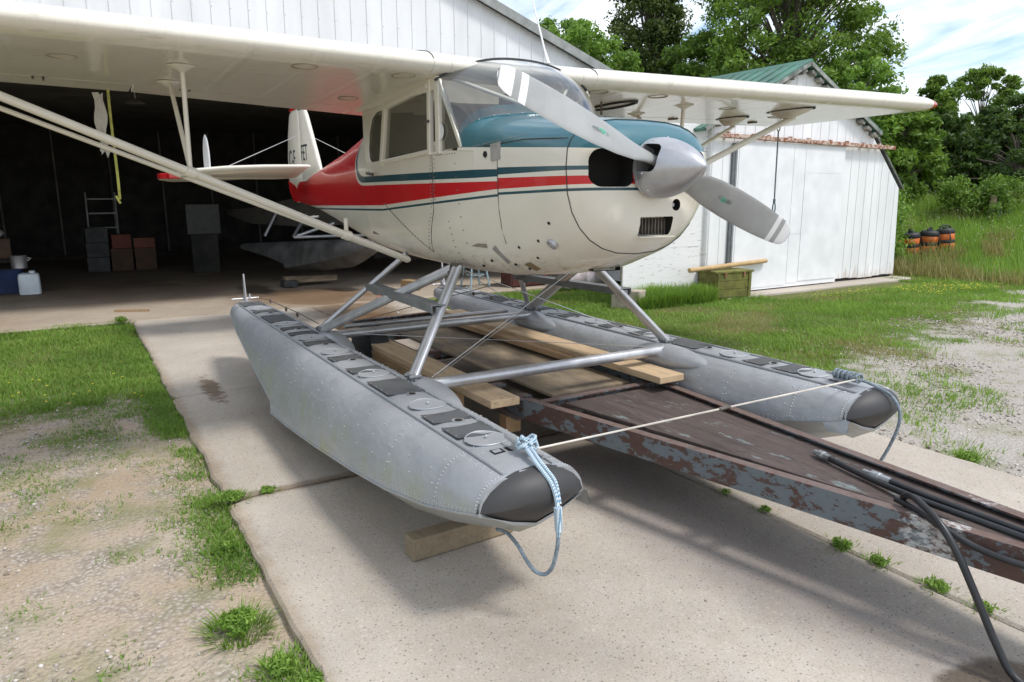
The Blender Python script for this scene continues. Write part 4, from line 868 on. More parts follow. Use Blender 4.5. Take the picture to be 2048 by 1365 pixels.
# centre section over the cabin
for c0_, c1_, ys_ in ((0, .10, (-.45, -.2, 0, .2, .45)), (.48, 1., (-.45, 0, .45)), (0, 1., (-.558, -.452)), (0, 1., (.452, .558))):
    mb = MB(); mb.loft([wsec(y, c0_, c1_) for y in ys_]); mb.build('wing_centre_section', M_cream, plane, 45)
mb = MB(); up_, _l = foil(); cc_ = [.10, .18, .27, .36, .48]
def upz(c_):
    for (a_, za_), (b_, zb_) in zip(up_, up_[1:]):
        if a_ <= c_ <= b_: return ZW+(za_+(zb_-za_)*(c_-a_)/(b_-a_))*CH-INCF(0)*c_
mb.loft([[(-c_*CH, y, upz(c_)-.004) for y in (-.45, -.2, .2, .45)] for c_ in cc_], False, False); mb.build('skylight', M_glass, plane, 60)
for sg in (-1, 1):
    mb = MB(); q = wsec(sg*.56); q = [(x, y, z+(.003 if k < 17 else -.003)) for k, (x, y, z) in enumerate(q)]; mb.tube(q[1:14], .0025, 5, False); mb.build('wing_root_seam', M_seam, plane)
# roof strip between wing and rear deck
mb = MB(); mb.loft([[(-1.40, -.47, 2.0), (-1.40, .47, 2.0), (-1.40, .45, 2.19), (-1.40, -.45, 2.19)], [(-1.62, -.44, 1.99), (-1.62, .44, 1.99), (-1.62, .36, 2.12), (-1.62, -.36, 2.12)]]); 
# ---- struts
def strut(a, b2, r, asp, name, m_, root=plane, n=12):
    mb = MB(); a, b2 = Vector(a), Vector(b2); mb.tube([a, b2], r, n, True, 0, asp, axis=(1, 0, 0)); return mb.build(name, m_, root, 50)
for sg in (-1, 1):
    B = (-.64, sg*.485, 1.136); Tf = (-.43, sg*2.946, 2.170); Tr = (-1.07, sg*2.946, 2.150)
    strut(B, Tf, .022, 1.75, 'wing_strut', M_cream); strut((B[0]-.05, B[1], B[2]), Tr, .0135, 1.6, 'wing_strut', M_cream)
    for T_, s_ in ((Tf, .20), (Tr, .15)):   # streamlined cuffs where struts meet the wing
        mb = MB(); z0 = under(T_[0], 2.946); P = [(s_*math.cos(a_*.3927)*(1.25 if math.cos(a_*.3927) < 0 else 1), .09*math.sin(a_*.3927)) for a_ in range(16)]
        mb.loft([[(T_[0]+u, T_[1]+v, z0-.001) for u, v in P], [(T_[0]+u*.8, T_[1]-sg*.01+v*.7, z0-.03) for u, v in P], [(T_[0]+u*.25, T_[1]-sg*.06+v*.3, z0-.075) for u, v in P]]); mb.build('strut_cuff', M_cream, plane, 40)
        rm = MB(); rm.tube([(T_[0]+u*1.04, T_[1]+v*1.04, z0-.004) for u, v in P+P[:1]], .006, 5, False); rm.build('cuff_seal', M_black, plane)
    f = (1.768-.485)/(2.946-.485); C = Vector(B).lerp(Vector(Tf), f); Cr = Vector((B[0]-.05, B[1], B[2])).lerp(Vector(Tr), f)
    for tx in (-.495, -1.047):
        z0 = under(tx, 1.768); strut(C+Vector((0, 0, .02)), (tx, sg*1.768, z0), .0125, 1.4, 'jury_strut', M_cream)
        mb = MB(); mb.lathe([(0, .075), (-.004, .075), (-.012, .045), (-.03, .016)], (tx, sg*1.768, z0-.001), (0, 0, 1), 18); mb.build('jury_plate', M_cream, plane, 40)
    strut(C, Cr, .011, 1.3, 'jury_strut', M_cream)
    mb = MB(); d_ = (Vector(Tf)-Vector(B)).normalized(); mb.tube([C-d_*.025, C+d_*.025], .031, 10, True, 0, 1.6, axis=(1, 0, 0)); mb.build('strut_clamp', M_cream, plane, 50)
    P2 = Vector(B).lerp(Vector(Tf), .168); mb = MB(); mb.tube([P2-d_*.02, P2+d_*.02], .031, 10, True, 0, 1.6, axis=(1, 0, 0)); mb.tube([P2, P2+Vector((.03, sg*.01, .10))], .014, 8); mb.build('strut_peg', M_cream, plane, 50)
    mb = MB(); mb.sphere(B, .022, 8, (1.6, 1, .9)); mb.build('strut_fitting', M_cream, plane, 60)
# ---- tail
def plate(poly, th, ax, name, m_, root, prof=None):
    """thin flying surface: outline in a plane, thickened at the middle and thin at the rim"""
    n = len(poly); cx = sum(q[0] for q in poly)/n; cy_ = sum(q[1] for q in poly)/n; mb = MB()
    def P(q, t_): return (q[0], t_, q[1]) if ax == 1 else (q[0], q[1], t_)
    def shr(k): return [(cx+(q[0]-cx)*k, cy_+(q[1]-cy_)*k) for q in poly]
    z0 = prof or 0
    mb.loft([[P(q, z0-th/2) for q in shr(.86)], [P(q, z0-th*.3) for q in shr(.97)], [P(q, z0) for q in poly], [P(q, z0+th*.3) for q in shr(.97)], [P(q, z0+th/2) for q in shr(.86)]])
    return mb.build(name, m_, root, 50)
fin = plate([(-4.02, 1.80), (-4.10, 1.93), (-4.47, 2.44), (-4.60, 2.56), (-4.68, 2.59), (-4.73, 2.595), (-4.73, 1.62), (-4.30, 1.70)], .05, 1, 'tail_fin', M_cream, plane)
rud = plate([(-4.745, 1.48), (-4.745, 2.58), (-5.00, 2.55), (-5.14, 2.48), (-5.24, 2.28), (-5.31, 2.0), (-5.33, 1.75), (-5.28, 1.60), (-5.16, 1.49), (-5.02, 1.46)], .045, 1, 'rudder', M_cream, plane)
for nm, poly, pr in (('rudder_lower_panel', [(-4.80, 1.485), (-4.80, 1.56), (-5.04, 1.66), (-5.315, 1.72), (-5.27, 1.60), (-5.16, 1.50), (-5.02, 1.465)], rud), ('fin_cap', [(-4.545, 2.50), (-4.60, 2.555), (-4.725, 2.592), (-4.725, 2.50)], fin), ('rudder_cap', [(-4.75, 2.50), (-4.75, 2.575), (-5.0, 2.545), (-5.10, 2.50)], rud)):
    mb = MB(); mb.prism(poly, 1, -.027, .027); mb.build(nm, M_red, pr)
mb = MB(); mb.prism([(-4.50, 2.478), (-4.725, 2.478), (-4.725, 2.492), (-4.52, 2.492)], 1, -.0265, .0265); mb.build('fin_stripe', M_teal, fin)
def letters(txt, x, z, size, sy, par, face_right=True):
    cu = bpy.data.curves.new('registration', 'FONT'); cu.body = txt; cu.size = size; cu.extrude = .0008; o = bpy.data.objects.new('registration', cu); COL.objects.link(o)
    dg = bpy.context.evaluated_depsgraph_get(); me = bpy.data.meshes.new_from_object(o.evaluated_get(dg)); bpy.data.objects.remove(o)
    # starboard side: reading direction runs towards the nose
    M = Matrix(((1, 0, 0, x), (0, 0, -1, sy), (0, 1, 0, z), (0, 0, 0, 1))); me.transform(Matrix(((1*.82, 0, 0, x), (0, 0, -1, sy), (0, 1.25, 0, z), (0, 0, 0, 1)))); me.materials.clear(); me.materials.append(mat('registration_ink', (.02, .035, .045), .5) if 'registration_ink' not in bpy.data.materials else bpy.data.materials['registration_ink'])
    return meshobj('registration', me, par)
letters('C-F', -5.22, 1.875, .22, -.0245, rud); letters('FET', -4.69, 1.93, .20, -.0268, fin)
for sg in (-1, 1):
    st_ = plate([(-4.05, sg*.10), (-4.10, sg*.55), (-4.20, sg*.95), (-4.36, sg*1.25), (-4.55, sg*1.42), (-4.62, sg*1.44), (-4.62, sg*.10)], .05, 2, 'stabilizer', M_cream, plane, 1.75)
    for v_ in st_.data.vertices: v_.co.z += .17*(v_.co.x+4.64)
    el = plate([(-4.64, sg*.10), (-4.64, sg*1.445), (-4.74, sg*1.49), (-4.90, sg*1.50), (-5.05, sg*1.40), (-5.14, sg*1.1), (-5.16, sg*.5), (-5.10, sg*.12)], .04, 2, 'elevator', M_cream, st_, 1.75)
    mb = MB(); mb.prism([(-4.44, sg*1.30), (-4.55, sg*1.425), (-4.63, sg*1.445), (-4.74, sg*1.492), (-4.90, sg*1.503), (-5.05, sg*1.40), (-5.09, sg*1.28)], 2, 1.72, 1.78); mb.build('stabilizer_tip', M_red, st_, bevel=.012)
    mb = MB(); P = [(.17*math.cos(a*.2618), .27*math.sin(a*.2618)) for a in range(24)]; mb.loft([[(-4.5+u*k, sg*1.06+o_, 1.90+v*k) for u, v in P] for k, o_ in ((.93, -.008), (1, 0), (.93, .008))]); mb.build('auxiliary_fin', M_white, plane)
    for v_ in el.data.vertices: v_.co.z += .12*(v_.co.x+4.64)*max(0, abs(v_.co.y)-.6)
    for x0 in (-4.62,): mb = MB(); mb.tube([(x0, sg*.03, 2.22), (x0, sg*1.0, 1.78)], .0035, 5); mb.build('tail_brace_wire', M_rivet, plane)
mb = MB(); mb.tube([(-3.55, -.20, 1.34), (-3.62, -.27, 1.33), (-3.70, -.20, 1.34)], .01, 6); mb.build('handle_loop', M_rivet, plane)
# ---- cabin: frames, panes, windshield, inside
for sg in (-1, 1):
    fr = MB(); fr.beam((-.085, sg*.50, 1.78), (-.075, sg*.505, 2.20), .055, .03, up=(0, 1, 0)); fr.beam((-.20, sg*.505, 1.78), (-.175, sg*.508, 2.20), .04, .03, up=(0, 1, 0)); fr.beam((-.985, sg*.50, 1.75), (-.865, sg*.505, 2.14), .05, .03, up=(0, 1, 0))
    fr.beam((-.19, sg*.506, 2.165), (-.86, sg*.506, 2.11), .03, .04, up=(0, 1, 0)); fr.beam((-.20, sg*.503, 1.80), (-.985, sg*.503, 1.765), .026, .03, up=(0, 1, 0))
    fr.box((-.75, sg*.507, 2.18), (1.34, .02, .10)); fr.beam((.165, sg*.485, 1.80), (-.055, sg*.505, 2.18), .03, .022, up=(0, 1, 0))
    fr.build('window_frame', M_cream, plane, bevel=.006)
# rear quarter panel with rounded pane, both sides
for sg in (-1, 1):
    hole = [(-1.02, 1.765), (-1.20, 1.765), (-1.27, 1.80), (-1.285, 1.87), (-1.25, 1.98), (-1.17, 2.07), (-1.06, 2.10), (-.92, 2.10)]
    outer = [(-1.0, 1.73), (-1.30, 1.73), (-1.42, 1.745), (-1.43, 1.87), (-1.43, 2.05), (-1.43, 2.16), (-1.1, 2.2), (-.85, 2.2)]
    mb = MB(); yy = lambda x: .503-.075*max(0, -x-.9)
    mb.loft([[(x, sg*(yy(x)+o_), z) for x, z in outer] for o_ in ()] or [[(x, sg*yy(x), z) for x, z in outer], [(x, sg*(yy(x)+.002), z) for x, z in hole]], False, False)
    mb.build('quarter_panel', M_cream, plane, 60)
    def pane(poly, name, off=.0):
        mb = MB(); mb.loft([[(x, sg*(yy(x)-.006+off), z) for x, z in poly], [(x, sg*(yy(x)-.009+off), z) for x, z in poly]]); mb.build(name, M_sideglass, plane)
    pane(hole, 'window_pane'); pane([(-.20, 1.80), (-.975, 1.765), (-.865, 2.11), (-.19, 2.16)], 'window_pane'); pane([(.15, 1.805), (-.075, 1.80), (-.07, 2.17), (-.05, 2.17)], 'window_pane')
mb = MB(); mb.tube([(-1.20, -.515, 1.70), (-1.20, -.53, 1.70), (-1.08, -.535, 1.69)], .012, 7); mb.build('door_handle', M_bolt, plane, 50)
mb = MB(); mb.tube([(-.215, -.51, 1.965), (-.215, -.53, 1.965), (-.16, -.53, 1.965)], .007, 6); mb.build('window_latch', M_bolt, plane)
mb = MB(); mb.lathe([(0, .045), (.004, .045), (.004, .02)], (-.055, -.507, 1.90), (0, -1, 0), 18); mb.build('vent_disc', M_white, plane)
rows = []
nW = 28
for j in range(nW+1):
    a = -1+2*j/nW; ya = .49*a; base = Vector((.17+.18*(1-abs(a)**2.2), ya, ztop(.17+.18*(1-abs(a)**2.2), ya)+.004 if abs(a) < .97 else 1.80))
    yt = .535*a; top = Vector((-.055+.045*(1-abs(a)**2), yt, 2.175+.145*(1-abs(a)**2.4)**1.0)); rows.append((base, top))
ws = MB(); G = []
for k in range(9):
    f = k/8; G.append([b_.lerp(t_, f)+Vector((.045*math.sin(math.pi*f), 0, .035*math.sin(math.pi*f)))*(1-abs(-1+2*j/nW)**3) for j, (b_, t_) in enumerate(rows)])
ws.loft(G, False, False); wso = ws.build('windshield', M_glass, plane, 80)
mb = MB(); mb.tube(G[-1], .007, 6); mb.build('windshield_seal', M_black, wso); mb = MB(); mb.tube(G[0], .005, 6); mb.build('windshield_strip', M_teal, wso)
mb = MB()
for r_ in rows[2:-2:2]: mb.sphere(r_[0]+Vector((.022, 0, .004)), .004, 5)
mb.build('screw', M_rivet, wso, kind='stuff')
mb = MB(); mb.loft([[(x, y, 2.165) for y in (-.5, .5)] for x in (-.80, -1.45)], False, False); mb.build('headliner', mat('cabin_headliner', (.78, .76, .70), .8, var=.08), plane)
mb = MB(); mb.loft([[(-1.36, -.44, 1.3), (-1.36, .44, 1.3)], [(-1.36, -.44, 2.15), (-1.36, .44, 2.15)]], False, False); mb.build('rear_bulkhead', mat('cabin_trim', (.62, .58, .48), .85, var=.1), plane)
mb = MB(); mb.box((-.5, 0, 1.28), (1.7, .90, .02)); mb.build('cabin_floor', mat('cabin_carpet', (.22, .19, .15), .9), plane)
mb = MB(); mb.loft([[(.22, -.44, 1.5), (.22, .44, 1.5)], [(.20, -.44, 1.79), (.20, .44, 1.79)], [(.20, -.30, 1.90), (.20, .30, 1.90)]], False, False); mb.loft([[(.20, -.45, 1.795), (.20, .45, 1.795)], [(.33, -.42, 1.80), (.33, .42, 1.80)]], False, False); mb.build('instrument_panel', M_black, plane)
for sg in (-1, 1):
    mb = MB(); mb.tube([(-.10, sg*.40, 2.20), (.30, sg*.03, 1.995)], .011, 8); mb.build('cabin_brace', M_cream, plane, 50)
    for x0, nm in ((-.62, 'seat'), (-1.16, 'seat')):
        mb = MB(); mb.box((x0, sg*.22, 1.42), (.42, .36, .14)); mb.box((x0-.20, sg*.22, 1.66), (.10, .36, .50), Matrix.Rotation(-.18, 3, 'Y')); mb.build(nm, mat('seat_vinyl', (.34, .30, .24), .6) if 'seat_vinyl' not in bpy.data.materials else bpy.data.materials['seat_vinyl'], plane, bevel=.04)
    mb = MB(); mb.tube([(.18, sg*.22, 1.72), (.02, sg*.22, 1.74)], .012, 8); mb.tube([(.02, sg*.22+.11*math.cos(a), 1.74+.09*math.sin(a)) for a in [math.pi*(1.2+i*.2) for i in range(8)]], .012, 8); mb.build('control_wheel', M_black, plane, 50)
mb = MB(); mb.sphere((-.08, -.05, 2.09), .06, 10, (.5, 1, .8)); mb.tube([(-.08, -.05, 2.09), (-.06, -.05, 2.19)], .008, 6); mb.build('compass', M_black, plane, 50)
mb = MB(); mb.tube([(-.17, .30, 2.345), (-.215, .30, 2.44), (-.37, .30, 2.80)], [.014, .007, .0035], 7); mb.build('antenna', M_white, plane, 50)
mb = MB(); mb.tube([(-.35, .62, under(-.35, .62)), (-.33, .62, under(-.35, .62)-.02), (-.22, .66, under(-.35, .62)-.03)], .006, 6); mb.build('pitot_pipe', M_bolt, plane)
mb = MB(); mb.tube([(-.5, .98, under(-.5, .98)), (-.5, .98, under(-.5, .98)-.09)], .008, 6); mb.build('fuel_drain', M_bolt, plane)
mb = MB(); P = [(-.62+.24*math.cos(a*.2618), 1.18+.10*math.sin(a*.2618)) for a in range(25)]; mb.tube([(x, y, under(x, y)-.004) for x, y in P], .013, 5, False); mb.build('fuel_cell_ring', M_black, plane)
# ---- floats
FY = 1.02
#      x      deck half, deck z, beam half, chine z, keel z
FST = [(-3.27, .065, .585, .105, .515, .49), (-3.12, .10, .592, .165, .515, .47), (-2.5, .108, .592, .235, .455, .37), (-1.75, .108, .28, .30, 0, 0)]
FST = [(-3.27, .065, .580, .105, .51, .485), (-3.12, .095, .590, .165, .505, .46), (-2.5, .108, .592, .235, .44, .36), (-1.75, .108, .592, .282, .34, .24), (-1.10, .108, .592, .302, .205, .10),
       (-1.05, .108, .592, .312, .130, .035), (-.6, .108, .592, .314, .158, .035), (0, .108, .592, .314, .212, .05), (.6, .108, .592, .306, .272, .092), (1.0, .108, .592, .292, .318, .118), (1.35, .108, .591, .266, .372, .21), (1.58, .106, .588, .238, .425, .305), (1.715, .104, .583, .222, .462, .375)]
def fst(x):
    for a, b2 in zip(FST, FST[1:]):
        if a[0] <= x <= b2[0]:
            f = (x-a[0])/(b2[0]-a[0]); return [p+(q-p)*f for p, q in zip(a, b2)]
    return list(FST[-1] if x > FST[-1][0] else FST[0])
def fprof(x, t):
    """side curve from deck edge (t=0) to chine (t=1): half width, height"""
    _, d_, zd, b_, zc, zk = fst(x); bul = b_*1.0
    w_ = d_+(bul-d_)*math.sin(t*math.pi/2)**.92; z = zc+(zd-.012-zc)*math.cos(t*math.pi/2)**1.05
    return w_, z
def fring(x):
    _, d_, zd, b_, zc, zk = fst(x); P = []
    for t_ in np.linspace(1, 0, 9): w_, z = fprof(x, t_); P.append((-w_, z))
    P += [(-d_*.5, zd+.003), (0, zd+.006), (d_*.5, zd+.003)]
    for t_ in np.linspace(0, 1, 9): w_, z = fprof(x, t_); P.append((w_, z))
    P += [(b_*1.008, zc-.010), (b_*.55, zc+(zk-zc)*.62), (0, zk), (-b_*.55, zc+(zk-zc)*.62), (-b_*1.008, zc-.010)]
    return [(x, y, z) for y, z in P]
def make_float(cy, root, detail=True):
    sh = lambda P: [(x, y+cy, z) for x, y, z in P]
    inner = 1 if cy < 0 else -1       # direction of the aircraft centre
    mb = MB(); mb.loft([sh(fring(x)) for x in [-3.27, -3.2, -3.12, -2.8, -2.5, -2.1, -1.75, -1.4, -1.10, -1.05, -.8, -.6, -.3, 0, .3, .6, .8, 1.0, 1.18, 1.35, 1.47, 1.58, 1.65, 1.715]])
    fl = mb.build('float', M_alu, root, 38)
    # bow bumper
    secs = []
    for x, k, zr, zt, zk in ((1.703, 1.015, .462, .592, .366), (1.728, .93, .466, .588, .385), (1.752, .78, .472, .577, .408), (1.775, .58, .480, .558, .435), (1.793, .35, .488, .532, .46), (1.801, .06, .493, .505, .485)):
        b_ = .226*k; P = [(x, cy-b_, zr)]
        P += [(x, cy-b_*math.cos(a), zr+(zt-zr)*math.sin(a)**1.15) for a in [math.pi*i/10 for i in range(1, 10)]]
        P += [(x, cy+b_, zr), (x, cy+b_*.5, zr+(zk-zr)*.66), (x, cy, zk), (x, cy-b_*.5, zr+(zk-zr)*.66)]; secs.append(P)
    mb = MB(); mb.loft(secs); mb.build('bow_bumper', M_bump, fl, 26)
    # hull plating below the bumper
    mb = MB(); mb.loft([[(x, cy-b_, zr), (x, cy-b_*.5, (zr+zk)/2-.012), (x, cy, zk), (x, cy+b_*.5, (zr+zk)/2-.012), (x, cy+b_, zr), (x, cy+b_*.5, (zr+zk)/2+.0), (x, cy, zk+.012), (x, cy-b_*.5, (zr+zk)/2+.0)] for x, b_, zr, zk in ((1.62, .236, .425, .30), (1.70, .222, .452, .352), (1.735, .20, .452, .372))]); mb.build('keel_plate', M_alu, fl, 40)
    mb = MB(); mb.add([(1.60, cy+inner*.238, .425), (1.74, cy+inner*.222, .462), (1.74, cy+inner*.236, .40), (1.64, cy+inner*.243, .385)], [(0, 1, 2, 3)]); mb.add([(1.60, cy+inner*.241, .425), (1.74, cy+inner*.225, .462), (1.74, cy+inner*.239, .40), (1.64, cy+inner*.246, .385)], [(3, 2, 1, 0)]); mb.build('spray_rail', M_alu, fl)
    # deck edge beads, seams
    for s_ in (-1, 1):
        mb = MB(); mb.tube([(x, cy+s_*(fst(x)[1]+.001), fst(x)[2]-.006) for x in [-3.2, -3.1, -2.8, -2.5, -2, -1.5, -1, -.5, 0, .5, 1.0, 1.35, 1.58, 1.69]], .0075, 6); mb.build('deck_bead', M_alu, fl, 60)
        mb = MB(); mb.tube([(x, cy+s_*(fst(x)[3]*1.006), fst(x)[4]-.004) for x in [-1.05, -.6, 0, .6, 1.0, 1.35, 1.58, 1.70]], .006, 6); mb.tube([(x, cy+s_*(fst(x)[3]*1.006), fst(x)[4]-.004) for x in [-3.2, -3.12, -2.5, -1.75, -1.10]], .005, 6); mb.build('chine_strip', M_alu, fl, 60)
    def deckz(x, y): _, d_, zd, *r = fst(x); return zd+.006-.006*abs(y/d_)
    def dpoly(pts, lift, name, m_, thk=.003):
        mb = MB(); mb.loft([[(x, cy+y, deckz(x, y)+l) for x, y in pts] for l in (lift-thk, lift)]); return mb.build(name, m_, fl)
    def arcrect(xc, ln, bow_=.03, hw=.094):
        P = [(xc-ln/2+bow_*(1-(v/hw)**2), v) for v in np.linspace(-hw, hw, 7)]+[(xc+ln/2+bow_*(1-(v/hw)**2), v) for v in np.linspace(hw, -hw, 7)]; return P
    for x, ln in ((1.222, .15), (1.005, .135), (.40, .30), (-.03, .13), (-.38, .12), (-.92, .12), (-1.315, .11), (-1.545, .11), (-2.045, .34), (-2.464, .12), (-2.98, .26)): dpoly(arcrect(x, ln), .0035, 'nonskid_pad', M_skid)
    for x in (1.364, .806, .106, -.563, -1.081, -1.734, -2.609):
        P = [(x+.085*math.cos(a), .085*math.sin(a)) for a in [2*math.pi*i/24 for i in range(24)]]
        h = dpoly(P, .0035, 'hatch_cover', M_alu, .003); mb = MB(); mb.tube([(q[0], cy+q[1], deckz(*q)+.003) for q in P+P[:1]], .003, 5, False); mb.sphere((x, cy, deckz(x, 0)+.008), .008, 6); mb.build('hatch_rim', M_alu, h, 60)
    for x in (1.104, .608, -.264, -.795, -1.444, -2.3):
        P = [(x+.030*math.cos(a), .01*inner+.030*math.sin(a)) for a in [2*math.pi*i/14 for i in range(14)]]; dpoly(P, .004, 'filler_ring', M_alu_strut)
        P = [(x+.017*math.cos(a), .01*inner+.017*math.sin(a)) for a in [2*math.pi*i/12 for i in range(12)]]; dpoly(P, .006, 'filler_hole', M_void)
    pl = dpoly([(1.49, -.055), (1.49, .06), (1.535, .06), (1.535, -.055)], .003, 'data_plate', M_void)
    for k, (y0, y1) in enumerate(((-.050, -.018), (-.010, .012), (.02, .052))):
        mb = MB(); mb.loft([[(x, cy+y, deckz(x, y)+l) for x, y in ((1.499, y0), (1.499, y1), (1.526, y1), (1.526, y0))] for l in (.0031, .0036)]); 
        if k != 1: mb.build('plate_field', M_alu, pl)
    # cleat on the foredeck
    mb = MB(); mb.tube([(1.46, cy+inner*.035, .625), (1.55, cy+inner*.035, .632), (1.66, cy+inner*.035, .622)], [.006, .016, .004], 8); mb.box((1.55, cy+inner*.035, .607), (.06, .02, .03)); mb.build('mooring_cleat', M_alu_strut, fl, 60)
    mb = MB(); mb.tube([(-2.95, cy-inner*.12, .58), (-2.95, cy-inner*.14, .60), (-2.90, cy-inner*.145, .60)], .008, 6); mb.build('tail_cleat', M_alu_strut, fl)
    # rivets: real domes, joined
    mb = MB(); N_ = 5
    def riv(x, t_, s_, r_=.0042): w_, z = fprof(x, t_); mb.sphere((x, cy+s_*(w_+.001), z), r_, N_)
    for s_ in (-1, 1):
        for x in np.arange(-1.0, 1.68, .028): b_, zc = fst(x)[3:5]; [riv(x, q, s_, .0032) for q in (.93, .975)]
        for x in (1.42, .98, .42, -.12, -.62, -1.45, -2.2): [riv(x, q, s_) for q in np.arange(.08, .96, .06 if x in (1.42, -.62) else .09)]
        for x in np.arange(-.95, 1.5, .19): [riv(x+.05*(k % 2), q, s_) for k, q in enumerate((.16, .34, .52, .70))]
        for q in np.arange(.05, 1, .07): riv(1.69, q, s_)
        for x in np.arange(1.44, 1.68, .05): riv(x, .10, s_); riv(x, .14, s_)
        for x in np.arange(-3.0, 1.65, .075): _, d_, zd, *r = fst(x); mb.sphere((x, cy+s_*(d_-.02), zd+.005), .0030, 4)
    mb.build('rivets', M_rivet, fl, kind='stuff')
    # tail rudder drawn up
    mb = MB(); P = [(-3.215, .60), (-3.235, .72), (-3.25, .80), (-3.262, .835), (-3.28, .80), (-3.30, .70), (-3.30, .60)]; mb.prism(P, 1, cy-.006, cy+.006); mb.build('water_rudder', M_alu_strut, fl)
    mb = MB(); mb.tube([(-3.26, cy-.12, .605), (-3.26, cy+.12, .605)], .008, 6); mb.tube([(-3.18, cy, .59), (-3.30, cy, .61)], .014, 6); mb.tube([(-3.24, cy+.03*inner, .61), (-3.20, cy+.03*inner, .65), (-3.17, cy+.03*inner, .61)], .006, 5); mb.build('rudder_post', M_alu_strut, fl, 60)
    mb = MB(); mb.tube([(-3.23, cy+.10*inner, .61), (-2.9, cy+.13*inner, .625), (-2.4, cy+.14*inner, .63), (-1.9, cy+.14*inner, .64), (-1.35, cy+.13*inner, .64)], .0035, 5)
    for x in (-2.85, -2.3, -1.95): mb.box((x, cy+.135*inner, .618), (.035, .012, .02)); mb.tube([(x, cy+.135*inner, .60), (x, cy+.135*inner, .64)], .006, 5)
    mb.build('rudder_cable', M_bolt, fl)
    # streamlined spreader sockets on the inner side
    for x0, nm in ((.375, 'front'), (-1.21, 'rear')):
        secs = []
        for f in np.linspace(0, 1, 13):
            x = x0-.30+f*.78; pr = math.sin(math.pi*f**.8)**.8; w0, z0 = fprof(x, .30); hw = max(.006, .098*pr); hh = max(.006, .085*pr)
            c_ = Vector((x, cy+inner*(w0-.03), z0-.02)); secs.append([c_+Vector((0, inner*hw*math.cos(a)*1.15, hh*math.sin(a))) for a in [2*math.pi*i/14 for i in range(14)]])
        mb = MB(); mb.loft(secs); mb.build('strut_socket', M_alu, fl, 60)
    return fl
fR = make_float(-FY, plane); fL = make_float(FY, plane)
# ---- float struts, spreaders, wires
FF = lambda s_: Vector((.342, s_*.89, .61)); RF = lambda s_: Vector((-1.30, s_*.885, .605)); TF = lambda s_: Vector((.05, s_*.47, 1.14)); TR = lambda s_: Vector((-.80, s_*.42, 1.16))
for s_ in (-1, 1):
    strut(FF(s_), TF(s_), .024, 1.75, 'float_strut', M_alu_strut, n=14); strut(RF(s_), TF(s_)+Vector((-.06, 0, -.01)), .024, 1.7, 'float_strut', M_alu_strut, n=14); strut(RF(s_)+Vector((-.02, 0, .01)), TR(s_), .017, 1.6, 'float_strut', M_alu_strut)
    mb = MB(); c_ = TF(s_); mb.box(c_+Vector((-.01, -s_*.0, -.005)), (.085, .045, .06)); mb.tube([c_+Vector((-.05, s_*.03, -.03)), c_+Vector((.04, s_*.03, -.03))], .013, 7); mb.tube([c_+Vector((.0, -.035, -.05)), c_+Vector((.0, .035, -.05))], .011, 7); mb.build('strut_bracket', M_bolt, plane, bevel=.006)
    for q in (FF(s_), RF(s_)):
        mb = MB()
        for k in (-1, 1): mb.box(q+Vector((k*.026, 0, -.01)), (.012, .05, .07)); mb.tube([q+Vector((k*.03, -.035, .008)), q+Vector((k*.03, .035, .008))], .012, 7)
        mb.tube([q+Vector((-.045, 0, -.012)), q+Vector((.045, 0, -.012))], .011, 7); mb.box(q+Vector((0, 0, -.035)), (.12, .06, .02)); mb.build('foot_fitting', M_alu_dark, plane, bevel=.004)
    a = RF(s_).lerp(TR(s_), .64); a = Vector((-1.03, s_*.60, .945)); b2 = Vector((.20, s_*.665, .955))
    mb = MB(); d_ = (b2-a).normalized(); mb.beam(a, b2, .085, .006); mb.beam(a+Vector((0, s_*.040, -.022)), b2+Vector((0, s_*.040, -.022)), .005, .038); mb.beam(a+Vector((0, -s_*.040, -.022)), b2+Vector((0, -s_*.040, -.022)), .005, .038)
    mb.build('step_channel', M_alu_dark, plane)
    mb = MB(); mb.box(a.lerp(b2, .97)+Vector((0, 0, -.035)), (.07, .03, .05)); mb.box(a.lerp(b2, .10)+Vector((0, 0, -.035)), (.07, .03, .05)); mb.build('step_bracket', M_alu_dark, plane)
for x, z, y in ((.405, .572, .86), (-1.18, .580, .86)):
    mb = MB(); mb.tube([(x, -y, z), (x, y, z)], .032, 18, True, 0, 1.0); mb.build('spreader_bar', M_alu_strut, plane, 60)
mb = MB(); mb.tube([(-1.36, -.7, .60), (-1.36, .7, .60)], .016, 10); mb.build('spreader_bar', M_alu_strut, plane, 60)
def wire(a, b2, r=.0028, m_=None, name='bracing_wire', sag=0):
    mb = MB(); a, b2 = Vector(a), Vector(b2); mb.tube([a.lerp(b2, f)-Vector((0, 0, sag*4*f*(1-f))) for f in (0, .25, .5, .75, 1)], r, 6); return mb.build(name, m_ or M_rivet, plane, 60)
wire(FF(-1)+Vector((.06, .08, 0)), TF(1)+Vector((0, -.05, -.02))); wire(FF(1)+Vector((0, -.06, 0)), TF(-1)+Vector((0, .05, -.02))); wire(FF(-1)+Vector((.06, .09, -.01)), RF(1)+Vector((0, -.06, -.02)), .0022); wire(FF(1)+Vector((0, -.08, -.03)), RF(-1)+Vector((0, .08, -.03)), .0022)
wire(RF(1)+Vector((0, -.05, 0)), TF(-1)+Vector((-.05, .05, -.02))); wire(RF(-1)+Vector((0, .05, 0)), TF(1)+Vector((-.05, -.05, -.02)), .0025, M_bolt)
M_wire = mat('beige_coated_wire', (.62, .57, .50), .6)
